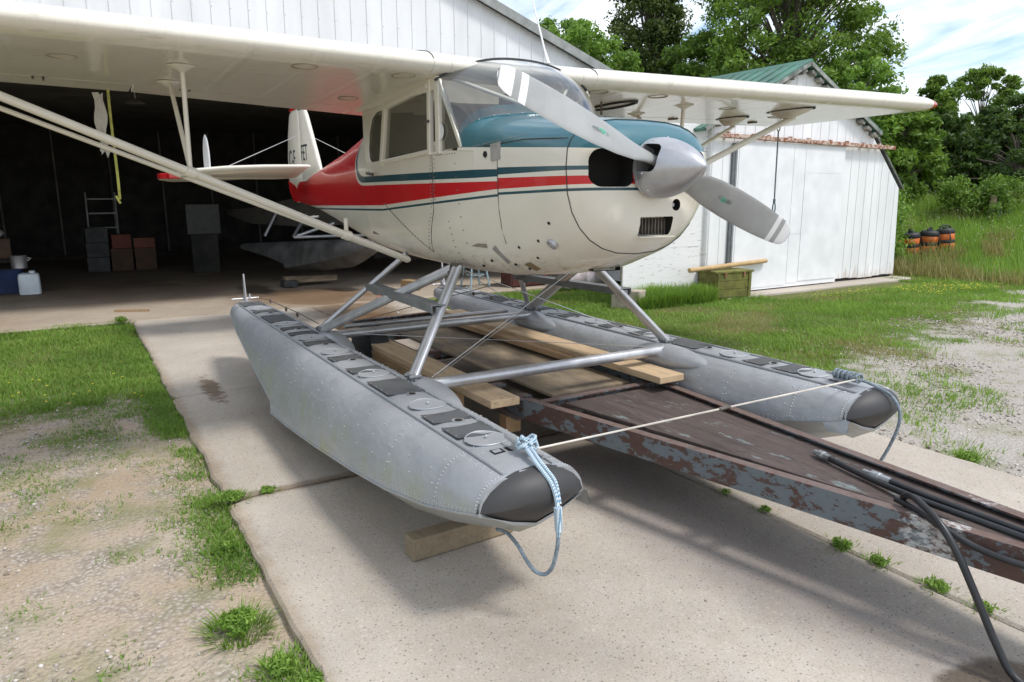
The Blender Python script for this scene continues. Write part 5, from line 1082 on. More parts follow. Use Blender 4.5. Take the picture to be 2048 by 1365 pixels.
# tensioned wire between the two bows with its turnbuckle
A, B2 = Vector((1.645, -.955, .628)), Vector((1.645, .955, .628)); wire(A, A.lerp(B2, .50), .0045, M_wire, 'bow_wire'); wire(A.lerp(B2, .525), B2, .0045, M_wire, 'bow_wire')
mb = MB(); mb.tube([A.lerp(B2, .495), A.lerp(B2, .53)], .009, 8); mb.build('turnbuckle', M_bolt, plane)
# ================================================================ TRAILER
m, t, b = newmat('flaking_blue_paint_on_rust'); M_trail = m; p = pos(t, (.7, 1, 1.3)); n = noise(t, p, 11, 9, .68, .3); nf = noise(t, p, 45, 4, .65)
gx_ = nd(t, 'ShaderNodeNewGeometry'); sx_ = nd(t, 'ShaderNodeSeparateXYZ'); t.links.new(gx_.outputs['Position'], sx_.inputs[0]); bias = mth(t, 'MULTIPLY', mth(t, 'SINE', mth(t, 'ADD', mth(t, 'MULTIPLY', sx_.outputs[0], 3.1), -1.2)), .05)
k = ramp(t, mth(t, 'SUBTRACT', mth(t, 'ADD', n, mth(t, 'MULTIPLY', mth(t, 'SUBTRACT', nf, .5), .30)), bias), [(.478, 0), (.508, 1)]); rs = mix(t, nf, (.045, .028, .024), (.125, .066, .05)); bl = mix(t, n, (.095, .112, .122), (.155, .18, .193))
g = nd(t, 'ShaderNodeNewGeometry'); s = nd(t, 'ShaderNodeSeparateXYZ'); t.links.new(g.outputs['Normal'], s.inputs[0]); up = ramp(t, s.outputs[2], [(.5, 0), (.8, .85)])
col = mix(t, k, rs, bl); col = mix(t, up, col, mix(t, nf, (.10, .055, .045), (.20, .14, .115)))
wp = ellipse_mask(t, 2.52, .135, .085, .35, .15, 30, .9); col = mix(t, mth(t, 'MULTIPLY', wp, ramp(t, nf, [(.40, 0), (.56, .7)])), col, (.55, .55, .53)); t.links.new(col, b.inputs['Base Color']); setb(b, Roughness=.75); bump(t, b, k, .4, .004)
m, t, b = newmat('stained_deck_board'); M_deck = m; p = pos(t, (.35, 4, 1)); n = noise(t, p, 5, 7, .62); nf = noise(t, pos(t, (.5, 5, 1)), 26, 4, .7); nb2 = noise(t, pos(t), 2.0, 4)
c = mix(t, ramp(t, n, [(.3, 0), (.7, 1)]), (.048, .034, .030), (.118, .086, .075)); c = mix(t, ramp(t, nf, [(.36, .9), (.46, 0)]), c, (.022, .018, .017)); c = mix(t, ramp(t, noise(t, pos(t, (1, 2.5, 1)), 5, 6, .6), [(.60, 0), (.66, .75)]), c, (.20, .245, .24)); t.links.new(c, b.inputs['Base Color']); setb(b, Roughness=.8); bump(t, b, nf, .3, .005)
m, t, b = newmat('dirty_plywood'); M_ply = m; n = noise(t, pos(t, (.4, 3, 1)), 4, 7, .62); n2 = noise(t, pos(t), 2.6, 5, .6); c = mix(t, ramp(t, n, [(.35, 0), (.7, 1)]), (.20, .155, .10), (.36, .28, .185)); c = mix(t, ramp(t, n2, [(.40, .85), (.60, 0)]), c, (.12, .095, .07)); t.links.new(c, b.inputs['Base Color']); setb(b, Roughness=.85)
def wood(name, c1, c2):
    m, t, b = newmat(name); n = noise(t, pos(t, (.35, 7, 7)), 6, 6, .6, .6); n2 = noise(t, pos(t), 3, 3); v = nd(t, 'ShaderNodeTexVoronoi', i_Scale=5.); t.links.new(pos(t, (1, 3.5, 3.5)), v.inputs[0])
    c = mix(t, ramp(t, n, [(.3, 0), (.7, 1)]), c2, c1); c = mix(t, ramp(t, noise(t, pos(t, (.6, 2, 2)), 9, 6, .7), [(.5, 0), (.68, .55)]), c, tuple(x*.42 for x in c1)); c = mix(t, ramp(t, n2, [(.5, 0), (.8, .4)]), c, tuple(x*.6 for x in c1)); c = mix(t, ramp(t, v.outputs['Distance'], [(.04, .9), (.075, 0)]), c, (.10, .05, .025)); t.links.new(c, b.inputs['Base Color']); setb(b, Roughness=.75); bump(t, b, n, .2, .004); return m
M_fir = wood('fresh_fir', (.58, .43, .265), (.46, .32, .185)); M_fir2 = wood('aged_fir', (.43, .285, .155), (.32, .20, .10)); M_block = wood('grey_timber', (.30, .235, .155), (.22, .165, .10))
tr = thing('boat_trailer', (0, .22, .2), 'rusty trailer with flaking blue paint and dark plywood deck under the floats', 'trailer')
def chan(a, b2, out, name='frame_rail', h=.12, fl=.05):
    """steel channel: web on the outside and two flanges pointing in"""
    a, b2 = Vector(a), Vector(b2); d_ = (b2-a).normalized(); n_ = Vector((-d_.y, d_.x, 0))*out; T = .007; mb = MB()
    P = [(0, 0), (0, -h), (-fl, -h), (-fl, -h+T), (-T, -h+T), (-T, -T), (-fl, -T), (-fl, 0)]
    mb.loft([[q+n_*u+Vector((0, 0, v)) for u, v in P] for q in [a.lerp(b2, i/6) for i in range(7)]]); return mb.build(name, M_trail, tr)
TZ = .42
chan((.45, -.27, TZ), (3.62, .345, TZ), -1); chan((.45, .69, TZ), (3.62, .39, TZ), 1); chan((.445, -.26, TZ), (-2.62, -.245, TZ), -1); chan((.445, .70, TZ), (-2.72, .73, TZ), 1)
chan((.50, -.20, TZ-.002), (.50, .62, TZ-.002), 1, 'cross_member'); chan((-2.62, -.25, TZ-.002), (-2.72, .73, TZ-.002), 1, 'cross_member')
for x in (-1.9, -1.1, -.3): mb = MB(); mb.beam((x, -.25, TZ-.05), (x, .70, TZ-.05), .05, .05); mb.build('cross_member', M_trail, tr)
for x in (1.15, 1.85, 2.6): mb = MB(); mb.beam((x, -.26+.194*(x-.4)+.01, TZ-.075), (x, .685-.094*(x-.45)-.01, TZ-.075), .045, .04); mb.build('cross_member', M_trail, tr)
# decking
def deck(poly, z, th, m_, name='deck_board'):
    mb = MB(); mb.prism(poly, 2, z-th, z); return mb.build(name, m_, tr, bevel=.003)
deck([(.555, -.06), (.555, .655), (3.3, .405), (3.3, .36)], .395, .018, M_deck)
deck([(.40, -.04), (.40, .55), (-1.05, .57), (-1.05, -.045)], .40, .018, M_ply); deck([(-1.06, -.05), (-1.06, .57), (-2.45, .58), (-2.45, -.04)], .398, .018, M_ply)
for x, y in ((.70, -.15), (1.2, -.05), (1.75, .06), (-.05, -.17), (.25, -.17), (.9, .60), (-.2, .63), (-.9, .63)): mb = MB(); mb.box((x, y, .376), (.07, .12, .012)); mb.build('deck_bracket', M_trail, tr)
for sx_ in (-.52, .96):
    mb = MB(); mb.lathe([(-.085, .10), (-.085, .24), (-.07, .285), (-.03, .30), (.03, .30), (.07, .285), (.085, .24), (.085, .10)], (-1.30, sx_, .30), (0, 1, 0), 28); wh = mb.build('wheel', M_black, tr, 40)
    mb = MB(); mb.lathe([(-.06, .19), (.06, .19), (.065, .05), (-.065, .05)], (-1.30, sx_, .30), (0, 1, 0), 18); mb.build('rim', M_alu_dark, wh, 40)
mb = MB(); mb.tube([(-1.30, -.45, .30), (-1.30, .90, .30)], .03, 8); mb.build('axle', M_trail, tr)
mb = MB(); mb.beam((3.45, .367, .37), (4.0, .367, .37), .08, .10); mb.tube([(3.95, .367, .37), (4.0, .367, .0)], .03, 8); mb.build('hitch', M_trail, tr)
mb = MB(); pts = [(2.357, .165+.04, .415), (2.35, .18, .455), (2.362, .19, .47), (2.385, .20, .475), (2.41, .21, .465), (2.425, .21, .44), (2.43, .20, .415)]
# lumber
def plank(a, b2, wd, h, m_, name, label, cat, group=None):
    mb = MB(); a, b2 = Vector(a), Vector(b2); mb.beam(a, b2, wd, h); return mb.build(name, m_, None, bevel=.004, label=label, cat=cat, group=group)
plank((-2.25, .62, .472), (.70, .615, .472), .19, .042, M_fir, 'timber_plank', 'long pale plank under the far float lying along the trailer rail', 'plank')
plank((-2.1, .46, .452), (-.15, .52, .442), .10, .04, M_fir2, 'timber_plank', 'narrow brown plank lying inside the long pale plank', 'plank')
plank((-1.55, -.505, .482), (.64, -.50, .482), .175, .042, M_fir, 'timber_plank', 'pale plank with a knotty end sticking out beside the near float', 'plank')
plank((-1.14, -.575, .375), (.27, -.575, .375), .045, .168, M_fir2, 'timber_board', 'wide orange board standing on edge under the pale plank', 'board')
plank((-2.3, -.44, .452), (-1.62, -.43, .452), .12, .05, M_fir2, 'timber_plank', 'short brown plank end beside the rear strut foot', 'plank')
mb = MB(); M = Matrix.Rotation(math.radians(2.6), 3, 'Z'); mb.box((1.055, -.985, .052), (.095, .52, .10), M); mb.build('timber_block', M_block, None, bevel=.008, label='old square timber block propping up the near float bow', cat='wood block')
mb = MB(); mb.box((.30, -.27, .245), (.08, .10, .10)); mb.build('timber_block', M_fir2, None, bevel=.004, label='small wood block wedged under the trailer rail', cat='wood block')
# ropes and hoses
def rope(name, label, pts, r, m_, n=8, sub=6, root=None, cat='rope'):
    P = [Vector(p) for p in pts]; Q = []
    for i in range(len(P)-1):
        p0, p1, p2, p3 = P[max(i-1, 0)], P[i], P[i+1], P[min(i+2, len(P)-1)]
        for k in range(sub):
            u = k/sub; Q.append(.5*((2*p1)+(p2-p0)*u+(2*p0-5*p1+4*p2-p3)*u*u+(3*p1-p0-3*p2+p3)*u**3))
    Q.append(P[-1]); mb = MB(); mb.tube(Q, r, n); return mb.build(name, m_, root, 70, label=label, cat=cat) if root is None else mb.build(name, m_, root, 70)
m, t, b = newmat('blue_white_rope'); M_rope = m; wv = nd(t, 'ShaderNodeTexWave', i_Scale=60., i_Distortion=2.); t.links.new(pos(t, (1, 1, 1)), wv.inputs[0]); t.links.new(mix(t, ramp(t, wv.outputs[1] if len(wv.outputs) > 1 else wv.outputs[0], [(.35, 0), (.65, 1)]), (.16, .30, .42), (.62, .68, .70)), b.inputs['Base Color']); setb(b, Roughness=.85)
M_rope2 = mat('grey_blue_rope', (.22, .27, .31), .85, var=.2, scale=60)
rp_ = thing('bow_rope', (1.6, -1.0, .62), 'pale blue mooring rope knotted on the near float cleat and looping to the ground', 'rope')
rope('rope_strand', '', [(1.60, -.985, .625), (1.66, -1.0, .622), (1.72, -1.01, .605), (1.755, -1.00, .578), (1.79, -.99, .545), (1.815, -.985, .49), (1.825, -.985, .42), (1.826, -.985, .36)], .0085, M_rope, root=rp_)
rope('rope_strand', '', [(1.60, -.97, .630), (1.665, -.985, .626), (1.725, -.995, .610), (1.758, -.985, .584), (1.795, -.976, .55), (1.82, -.975, .48)], .0065, M_rope, root=rp_)
rope('rope_tail', '', [(1.826, -.985, .40), (1.822, -.985, .32), (1.80, -.99, .235), (1.775, -1.005, .195), (1.745, -1.03, .20), (1.72, -1.05, .235), (1.68, -1.06, .275), (1.60, -1.06, .295), (1.50, -1.05, .27)], .0075, M_rope2, root=rp_)
for i in range(9):
    mb = MB(); c_ = Vector((1.585+.04*random.random(), -.985+.03*random.random(), .625+.03*random.random())); mb.tube([c_+Vector((.028*math.cos(a), .028*math.sin(a), .012*math.sin(2*a+i))) for a in [i+k*.8 for k in range(7)]], .0065, 6); mb.build('rope_knot', M_rope, rp_, 60)
mb = MB(); mb.tube([(1.822, -.985, .47), (1.828, -.985, .38)], [.016, .013], 8); mb.build('rope_knot', M_rope, rp_, 60)
rp2 = thing('bow_rope', (1.6, 1.0, .62), 'thin grey rope wrapped on the far float cleat and hanging to the concrete', 'rope')
rope('rope_tail', '', [(1.60, .985, .63), (1.70, 1.01, .61), (1.80, 1.04, .56), (1.84, 1.05, .46), (1.80, 1.05, .30), (1.74, 1.02, .15), (1.66, .99, .03), (1.5, .97, .012)], .008, M_rope2, root=rp2)
mb = MB()
for i in range(6): mb.tube([(1.52+.025*i, .985+.028*math.cos(a), .632+.022*math.sin(a)) for a in [k*.8 for k in range(9)]], .007, 6)
mb.build('rope_coil', M_rope2, rp2, 60)
M_hose = mat('black_hose', (.020, .021, .023), .42, var=.2, scale=10)
def fitting(a, b2, root):
    a, b2 = Vector(a), Vector(b2); mb = MB(); mb.tube([a, a.lerp(b2, .3), a.lerp(b2, .31), a.lerp(b2, .6), a.lerp(b2, .62), b2], [.012, .012, .020, .020, .017, .017], 8); mb.build('hose_fitting', M_screw, root, 40)
h1 = thing('hydraulic_hose', (1.9, .39, .42), 'black hydraulic hose lying along the trailer deck with the rearmost metal end', 'hose')
rope('hose', '', [(1.93, .375, .418), (2.05, .345, .416), (2.2, .31, .416), (2.4, .265, .425), (2.6, .25, .43), (2.85, .245, .43), (3.2, .27, .42)], .013, M_hose, root=h1); fitting((1.845, .40, .415), (1.94, .373, .418), h1)
h2 = thing('hydraulic_hose', (2.15, .37, .42), 'second black hydraulic hose with its metal end closer to the right rail', 'hose')
rope('hose', '', [(2.22, .355, .418), (2.4, .335, .418), (2.6, .32, .42), (2.85, .30, .425), (3.2, .31, .42)], .013, M_hose, root=h2); fitting((2.10, .372, .415), (2.23, .353, .418), h2)
rope('hose', 'long black hose looping over the trailer rail down to the ground at right', [(2.40, .195, .40), (2.384, .178, .435), (2.395, .168, .462), (2.43, .150, .475), (2.485, .120, .472), (2.569, .088, .440), (2.645, .078, .358), (2.723, .074, .234), (2.795, .072, .114), (2.86, .072, .035), (2.97, .08, .018), (3.2, .10, .018)], .0125, M_hose, cat='hose')
rope('hose', 'black hose sagging along the outside of the trailer rail at right', [(2.36, .17, .435), (2.45, .15, .433), (2.56, .125, .415), (2.68, .135, .385), (2.82, .165, .375), (3.1, .225, .39)], .012, M_hose, cat='hose')
# ---- hanging straps under the wings
yl = thing('tie_down_strap', (-1.30, -2.07, 2.15), 'yellow green webbing strap hanging from the near wing strut area', 'strap')
M_strap = mat('yellow_webbing', (.46, .47, .12), .7, var=.15, scale=30); mb = MB()
mb.loft([[(-1.30+.012*math.sin(z*9)-.008, -2.078-.03*(2.16-z)*.6+.006*math.sin(z*5), z), (-1.30+.012*math.sin(z*9)+.008, -2.064-.03*(2.16-z)*.6+.006*math.sin(z*5), z+.003)] for z in np.linspace(2.17, 1.53, 14)], False, False); mb.build('webbing', M_strap, yl)
mb = MB(); mb.box((-1.30, -2.085, 1.53), (.025, .012, .05), Matrix.Rotation(.4, 3, 'X')); mb.build('strap_end', M_strap, yl)
rag = MB()
for k in range(3): rag.loft([[(-1.31+.006*k, -2.15+.014*k-.011*(1-i/9)+.009*math.sin(i*1.2+k*2), 2.15-i*.042-(.02*k)), (-1.30+.006*math.cos(i+k), -2.135+.014*k+.009*(1-i/9)+.009*math.sin(i*1.2+k*2), 2.15-i*.042)] for i in range(9)], False, False)
rag.build('rag', mat('grey_white_cloth', (.50, .50, .46), .9), None, label='frayed grey white rag tied beside the yellow strap', cat='rag')
tp_ = thing('tie_down_rope', (-1.30, 3.845, 2.2), 'thin grey tie-down rope with snap hook hanging from the far wing', 'rope')
mb = MB(); z0 = under(-1.30, 3.845); mb.tube([(-1.30, 3.845, z0-.07), (-1.30, 3.852, 1.45)], .0075, 7); mb.build('rope_line', M_rope2, tp_)
mb = MB(); mb.tube([(-1.30, 3.845+.022*math.cos(a), z0-.045+.035*math.sin(a)) for a in [k*.7 for k in range(10)]], .006, 6); mb.build('snap_hook', M_screw, tp_, 60)
mb = MB(); mb.tube([(-1.30, 3.853+.020*math.cos(a), 1.40+.055*math.sin(a)) for a in [k*.7 for k in range(10)]], .007, 6); mb.sphere((-1.30, 3.852, 1.47), .016, 6, (1, 1, 2)); mb.build('rope_loop', M_rope2, tp_, 60)
# ================================================================ THINGS ROUND THE BARN
M_crate = mat('olive_paint', (.17, .17, .035), .7, var=.25, scale=9, col2=(.10, .095, .02), thr=(.35, .6))
Mc = Matrix.Rotation(math.radians(84), 3, 'Z'); C0 = Vector((-4.02, 6.16, -.02))
cr = thing('wooden_crate', C0, 'olive green wooden crate standing in the grass before the barn', 'crate')
def cbox(c, d, name, m_=M_crate, bv=.005): mb = MB(); mb.box(C0+Mc @ Vector(c), d, Mc); return mb.build(name, m_, cr, bevel=bv)
for k in range(3): cbox((0, -.20, .085+k*.125), (.68, .02, .121), 'side_board'); cbox((.34, 0, .085+k*.125), (.02, .40, .121), 'end_board'); cbox((-.34, 0, .085+k*.125), (.02, .40, .121), 'end_board'); cbox((0, .20, .085+k*.125), (.68, .02, .121), 'side_board')
cbox((0, 0, .41), (.73, .45, .03), 'lid'); cbox((-.354, 0, .27), (.02, .30, .05), 'handle_batten'); cbox((.354, 0, .27), (.02, .30, .05), 'handle_batten'); cbox((-.30, -.216, .21), (.05, .013, .37), 'batten'); cbox((.30, -.216, .21), (.05, .013, .37), 'batten')
for k in (-.18, .18): cbox((k, -.225, .375), (.035, .012, .06), 'latch', M_rust, 0)
po = MB(); a = C0+Vector((.03, -.78, .455)); b2 = C0+Vector((-.06, .98, .505)); P = [a.lerp(b2, f) for f in (0, .24, .245, .255, .26, .5, .505, .515, .52, .76, .765, .775, .78, 1)]; r0 = .036
po.tube(P, [r0, r0, r0*1.1, r0*1.1, r0, r0, r0*1.1, r0*1.1, r0, r0*.97, r0*1.06, r0*1.06, r0*.96, r0*.94], 12); po.build('bamboo_pole', wood('dry_bamboo', (.56, .40, .20), (.45, .29, .13)), None, 40, label='thick tan bamboo pole lying across the green crate', cat='pole')
mb = MB(); mb.box((-4.02, 4.26, .10), (.42, .24, .26), Matrix.Rotation(.45, 3, 'Z')); mb.build('concrete_block', mat('pale_concrete_block', (.42, .37, .29), .9, var=.15, scale=12, bmp=.4), None, bevel=.012, label='pale concrete block half hidden in the grass at the left end of the board wall', cat='block')
# orange and black cans
M_or = mat('orange_paint', (.62, .16, .03), .5, var=.15, scale=8)
def can(loc, tilt, label, src=None):
    if src is None:
        root = thing('backpack_can', loc, label, 'can', 'orange and black cans on the slope')
        L_ = Vector(loc)
        for k, (z0, z1, m_, nm) in enumerate(((0, .15, M_or, 'lower_band'), (.15, .22, M_black, 'middle_band'), (.22, .345, M_or, 'upper_band'), (.345, .43, M_black, 'top_band'))):
            mb = MB(); rr = .178 if m_ is M_or else .183; mb.lathe([(z0, rr*.96), (z0+.012, rr), (z1-.012, rr), (z1, rr*.96)], L_, (0, 0, 1), 18); mb.build(nm, m_, root, 40)
        mb = MB(); mb.lathe([(.43, .17), (.455, .15), (.46, .06), (.49, .055), (.495, .01)], L_, (0, 0, 1), 18); mb.build('cap', M_black, root, 40)
        mb = MB(); mb.tube([L_+Vector((.0, -.13, .44)), L_+Vector((0, -.12, .50)), L_+Vector((0, -.02, .53)), L_+Vector((0, .10, .51)), L_+Vector((0, .14, .44))], .018, 7); mb.build('handle', M_black, root, 50)
        mb = MB(); mb.tube([L_+Vector((.17, -.06, .05)), L_+Vector((.22, -.05, .2)), L_+Vector((.2, -.05, .36)), L_+Vector((.12, 0, .44))], .012, 6); mb.build('hose', M_black, root, 50)
    else: root = copy_tree(src); root.location = loc; root['label'] = label
    root.rotation_euler = tilt; return root
cz = lambda x, y: ground_z(x, y)-.02
cans = [((-4.93, 13.22), (.02, .03, .3), 'tilted orange and black can, third from the left in its row'), ((-5.13, 12.92), (.04, -.05, .8), 'upright orange and black can, second from the left in its row'), ((-5.36, 12.60), (-.06, .06, 1.6), 'orange and black can half hidden by the bush at the left of its row'), ((-4.72, 13.53), (.05, -.10, -.4), 'leaning orange and black can at the right end of its row')]
c0 = None
for (x, y), tl, lb in cans:
    q = can((x, y, cz(x, y)+.03), (0, 0, 0), lb, c0); q.rotation_euler = tl; c0 = c0 or q
# posts
def post(x, y, h, lean, label):
    z = ground_z(x, y); mb = MB(); mb.tube([(x, y, z-.2), (x+lean*.5, y, z+h*.5), (x+lean, y, z+h)], [.075, .07, .065], 9); mb.build('fence_post', M_timber, None, 50, label=label, cat='post', group='old fence posts on the slope')
post(-5.05, 15.85, .62, .05, 'weathered fence post leaning at the top right of the slope'); post(-7.5, 14.9, .55, .02, 'weathered fence post standing beside the bush near the barn')
mb = MB(); mb.tube([(-4.9, 15.85, ground_z(-4.9, 15.85)-.1), (-4.88, 15.86, ground_z(-4.9, 15.85)+.30)], .06, 8); mb.build('fence_post', M_black, None, 50, label='short dark stump beside the leaning fence post', cat='post')
# ================================================================ INSIDE THE HANGAR
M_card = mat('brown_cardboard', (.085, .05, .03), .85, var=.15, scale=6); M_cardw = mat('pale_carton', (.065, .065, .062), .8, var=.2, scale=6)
def carton(c, d, rot, m_, label, group=None, nm='cardboard_box'):
    root = thing(nm, (c[0], c[1], c[2]), label, 'box', group); M = Matrix.Rotation(rot, 3, 'Z'); B = Vector(c)
    mb = MB(); mb.box(B+Vector((0, 0, d[2]*.44)), (d[0], d[1], d[2]*.88), M); mb.build('carton_body', m_, root, bevel=.005)
    mb = MB(); mb.box(B+Vector((0, 0, d[2]*.93)), (d[0]*1.03, d[1]*1.03, d[2]*.13), M); mb.build('carton_lid', m_, root, bevel=.005); return root
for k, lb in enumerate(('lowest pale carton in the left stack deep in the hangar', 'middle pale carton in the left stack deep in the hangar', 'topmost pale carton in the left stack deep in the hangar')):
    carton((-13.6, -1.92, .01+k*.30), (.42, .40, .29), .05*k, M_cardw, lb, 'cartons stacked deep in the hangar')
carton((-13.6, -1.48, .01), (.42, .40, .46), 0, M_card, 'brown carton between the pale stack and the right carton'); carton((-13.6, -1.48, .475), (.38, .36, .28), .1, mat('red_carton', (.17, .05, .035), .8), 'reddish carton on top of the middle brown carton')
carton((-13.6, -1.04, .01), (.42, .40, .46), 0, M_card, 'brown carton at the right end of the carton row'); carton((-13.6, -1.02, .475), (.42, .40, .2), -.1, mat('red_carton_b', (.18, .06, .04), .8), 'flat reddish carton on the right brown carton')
tb = thing('work_table', (-11.0, -3.75, 0), 'dark work table at the left inside the hangar', 'table'); mb = MB(); mb.box((-11.0, -3.85, .52), (1.0, 1.5, .05)); mb.build('table_top', M_inwall, tb)
for x in (-11.4, -10.6):
    for y in (-4.5, -3.2): mb = MB(); mb.box((x, y, .25), (.06, .06, .49)); mb.build('leg', M_inwall, tb)
carton((-10.85, -3.55, .55), (.5, .62, .32), .1, M_card, 'open brown cardboard box on the work table')
mb = MB()
for k in range(6): mb.sphere((-10.85+.1*math.cos(k*2), -3.6+.16*math.sin(k*1.7), .92+.03*(k % 2)), .13, 8, (1, 1.2, .7))
mb.build('plastic_bag', mat('crumpled_white_plastic', (.3, .3, .29), .5), None, 60, label='crumpled white bag on top of the cardboard box', cat='bag')
jg = thing('plastic_jug', (-10.1, -3.0, .0), 'white plastic jug on the hangar floor below the steel pot', 'jug'); M_jug = mat('translucent_white_plastic', (.72, .78, .82), .4, var=.05)
mb = MB(); mb.loft([[(-10.1+u*k, -3.0+v*k, z) for u, v in rrect(0, 0, .26, .30, .05)] for z, k in ((.012, .95), (.03, 1), (.28, .98), (.33, .92), (.345, .7))]); mb.build('jug_body', M_jug, jg, 40); mb = MB(); mb.lathe([(.34, .045), (.38, .045), (.385, .02)], (-10.1, -2.95, 0), (0, 0, 1), 12); mb.build('jug_cap', M_jug, jg, 40)
pt_ = thing('steel_pot', (-10.35, -3.15, .42), 'shiny steel pot on the stand above the white jug', 'pot'); mb = MB(); mb.lathe([(.40, .10), (.41, .115), (.60, .115), (.61, .12)], (-10.4, -3.12, 0), (0, 0, 1), 18); mb.build('pot_body', M_alu_pol, pt_, 40); mb = MB(); mb.tube([(-10.4, -3.0, .57), (-10.4, -2.95, .56), (-10.4, -3.0, .52)], .01, 6); mb.build('handle', M_alu_pol, pt_)
st_ = thing('blue_bin', (-10.45, -3.3, 0), 'dark blue bin standing left of the white jug', 'bin'); mb = MB(); mb.loft([[(-10.5+u*k, -3.33+v*k, z) for u, v in rrect(0, 0, .42, .50, .06)] for z, k in ((.012, .9), (.38, 1), (.395, 1.04), (.40, 1.0))]); mb.build('bin_body', mat('blue_plastic', (.02, .04, .12), .5), st_, 40); mb = MB(); mb.box((-10.5, -3.33, .397), (.44, .52, .012)); mb.build('bin_lid', M_inwall, st_)
# stored second floatplane: only its dim floats and lower body show
M_alu_shaded = mat('shaded_float_paint', (.13, .13, .125), .6, .2, .2, 4)  # float paint copy, darkened to stand in for the hangar's shade
sp2 = thing('stored_floatplane', (-9.2, 1.7, 0), 'second floatplane in the dark of the hangar showing its shade-darkened grey floats', 'floatplane')
for k, (dy, dx) in enumerate(((1.35, -9.05), (3.35, -9.9))):
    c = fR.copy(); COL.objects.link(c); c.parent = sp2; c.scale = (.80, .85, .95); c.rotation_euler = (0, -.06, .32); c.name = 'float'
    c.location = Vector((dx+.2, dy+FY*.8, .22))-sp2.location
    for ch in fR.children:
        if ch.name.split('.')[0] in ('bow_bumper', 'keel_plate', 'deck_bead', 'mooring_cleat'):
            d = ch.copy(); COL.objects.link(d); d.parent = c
            if 'bumper' not in d.name: d.material_slots[0].link = 'OBJECT'; d.material_slots[0].material = M_alu_shaded
    c.material_slots[0].link = 'OBJECT'; c.material_slots[0].material = M_alu_shaded
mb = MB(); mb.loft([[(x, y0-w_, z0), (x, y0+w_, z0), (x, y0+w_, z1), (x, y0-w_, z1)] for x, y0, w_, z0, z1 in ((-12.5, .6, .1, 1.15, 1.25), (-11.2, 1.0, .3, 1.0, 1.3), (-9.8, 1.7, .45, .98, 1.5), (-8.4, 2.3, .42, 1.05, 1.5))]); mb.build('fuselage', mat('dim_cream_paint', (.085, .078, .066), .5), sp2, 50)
for a, b2 in (((-9.6, 1.35, 1.2), (-9.0, .95, .85)), ((-8.9, 2.1, 1.2), (-9.0, 1.0, .85)), ((-10.4, 1.0, 1.2), (-10.3, .75, .80)), ((-9.0, .95, .83), (-8.6, 2.6, .85))): mb = MB(); mb.tube([a, b2], .028, 8); mb.build('float_strut', M_alu_strut, sp2, 50)
lad = thing('step_ladder', (-14.2, -1.75, 0), 'pale step ladder standing behind the cartons in the dark', 'ladder')
for y in (-2.0, -1.45): mb = MB(); mb.tube([(-14.0, y-.03, .012), (-14.25, y, 1.62)], .018, 6); mb.build('side_rail', M_alu_strut, lad)
for k in range(5): mb = MB(); mb.box((-14.03-.046*k, -1.73, .28+.3*k), (.06, .5, .025)); mb.build('rung', M_alu_dark, lad)
dl_ = thing('float_dolly', (-9.0, 1.2, 0), 'low wooden dolly under the stored float', 'dolly'); mb = MB(); mb.box((-8.85, 1.15, .12), (.18, .9, .10)); mb.build('beam', M_timber, dl_); mb = MB(); mb.box((-8.75, .75, .07), (.30, .22, .10)); mb.build('pale_block', M_cardw, dl_)
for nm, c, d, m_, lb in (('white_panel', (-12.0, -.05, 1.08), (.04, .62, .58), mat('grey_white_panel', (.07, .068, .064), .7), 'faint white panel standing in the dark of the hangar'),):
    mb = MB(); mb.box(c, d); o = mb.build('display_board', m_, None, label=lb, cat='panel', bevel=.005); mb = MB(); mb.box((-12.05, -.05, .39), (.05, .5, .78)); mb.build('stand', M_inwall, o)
pc = thing('stool', (-7.3, 3.55, 0), 'pale blue metal stool standing just inside the hangar', 'stool'); M_stool = mat('pale_blue_enamel', (.30, .42, .48), .5, var=.1)
mb = MB(); mb.lathe([(.44, .17), (.46, .19), (.475, .18)], (-7.0, 3.42, 0), (0, 0, 1), 18); mb.build('seat', M_stool, pc, 40)
for sx_ in (-1, 1):
    for sy_ in (-1, 1): mb = MB(); mb.tube([(-7.0+sx_*.12, 3.42+sy_*.12, .45), (-7.0+sx_*.18, 3.42+sy_*.18, .012)], .016, 7); mb.build('leg', M_stool, pc)
mb = MB(); mb.tube([(-7.0+.155*math.cos(a), 3.42+.155*math.sin(a), .22) for a in [k*.5 for k in range(14)]], .009, 6); mb.build('foot_ring', M_stool, pc)
mb = MB(); mb.box((-6.75, 4.25, .38), (.35, .75, .72)); cb_ = mb.build('tool_cabinet', mat('dark_red_brown_paint', (.10, .03, .025), .6), None, bevel=.01, label='dark red brown cabinet inside the right side of the hangar doorway', cat='cabinet')
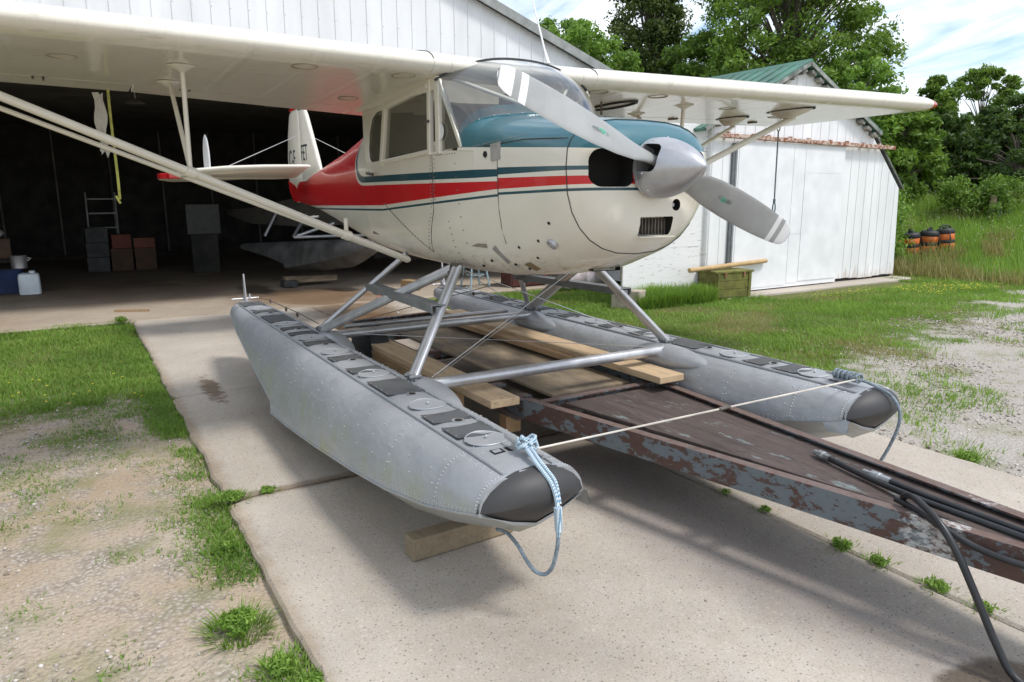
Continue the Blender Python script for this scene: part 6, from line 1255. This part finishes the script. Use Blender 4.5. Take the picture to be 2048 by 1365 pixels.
for k in range(3): mb = MB(); mb.box((-6.57, 4.25, .14+.24*k), (.012, .70, .215)); mb.build('drawer', cb_.data.materials[0], cb_)
mb = MB(); mb.box((-6.75, 5.28, .62), (.12, .12, 1.2)); mb.build('red_post', mat('red_enamel', (.30, .03, .025), .5), None, bevel=.01, label='red upright post at the right hangar jamb', cat='post')
mb = MB()
for k in range(5): mb.sphere((-5.95+.05*(k % 2), 4.62+.13*k, .14+.03*(k % 3)), .14, 8, (.8, 1, 1.1))
mb.build('white_sack', mat('white_pink_sack', (.70, .62, .62), .6, var=.15), None, 60, label='crumpled white sack in the weeds by the hangar jamb', cat='sack')
mb = MB(); mb.box((-6.05, 5.05, .45), (.03, .6, .88), Matrix.Rotation(.1, 3, 'Y')); mb.build('white_sheet', M_white, None, label='white sheet of board leaning at the right hangar jamb', cat='board')
M_beam = mat('chipped_white_beam', (.55, .47, .40), .8, var=.3, scale=7, col2=(.28, .10, .05), thr=(.42, .56)); mb = MB(); mb.beam((-7.05, 1.85, .065), (-5.95, 1.35, .065), .14, .12); mb.build('timber_beam', M_beam, None, bevel=.008, label='chipped white and red timber beam on the hangar threshold', cat='beam')
mb = MB(); mb.box((-7.25, 2.35, .09), (.30, .18, .16), Matrix.Rotation(.3, 3, 'Z')); mb.build('timber_block', M_fir2, None, bevel=.006, label='brown wood block on the hangar floor behind the chipped beam', cat='wood block')
mb = MB(); mb.beam((-7.35, -1.95, .018), (-7.15, -1.55, .018), .05, .022); mb.build('wood_scrap', M_fir2, None, label='thin scrap of wood on the floor beside the grass corner', cat='wood scrap')
r2 = np.random.default_rng(5)
P = np.stack([-5.8+2.2*r2.random(70), -.3+2.2*r2.random(70), np.full(70, .006)], 1); stones('litter_chips', P, .006, .022, 99, M_grav, label='pale stone chips scattered on the wet concrete behind the float', cat='chips')
P = np.stack([-6.2+9.5*r2.random(260), -1.75+3.6*r2.random(260), np.full(260, .002)], 1); stones('litter_chips', P, .002, .008, 98, M_grav, label='tiny loose grit on the concrete apron', cat='chips')
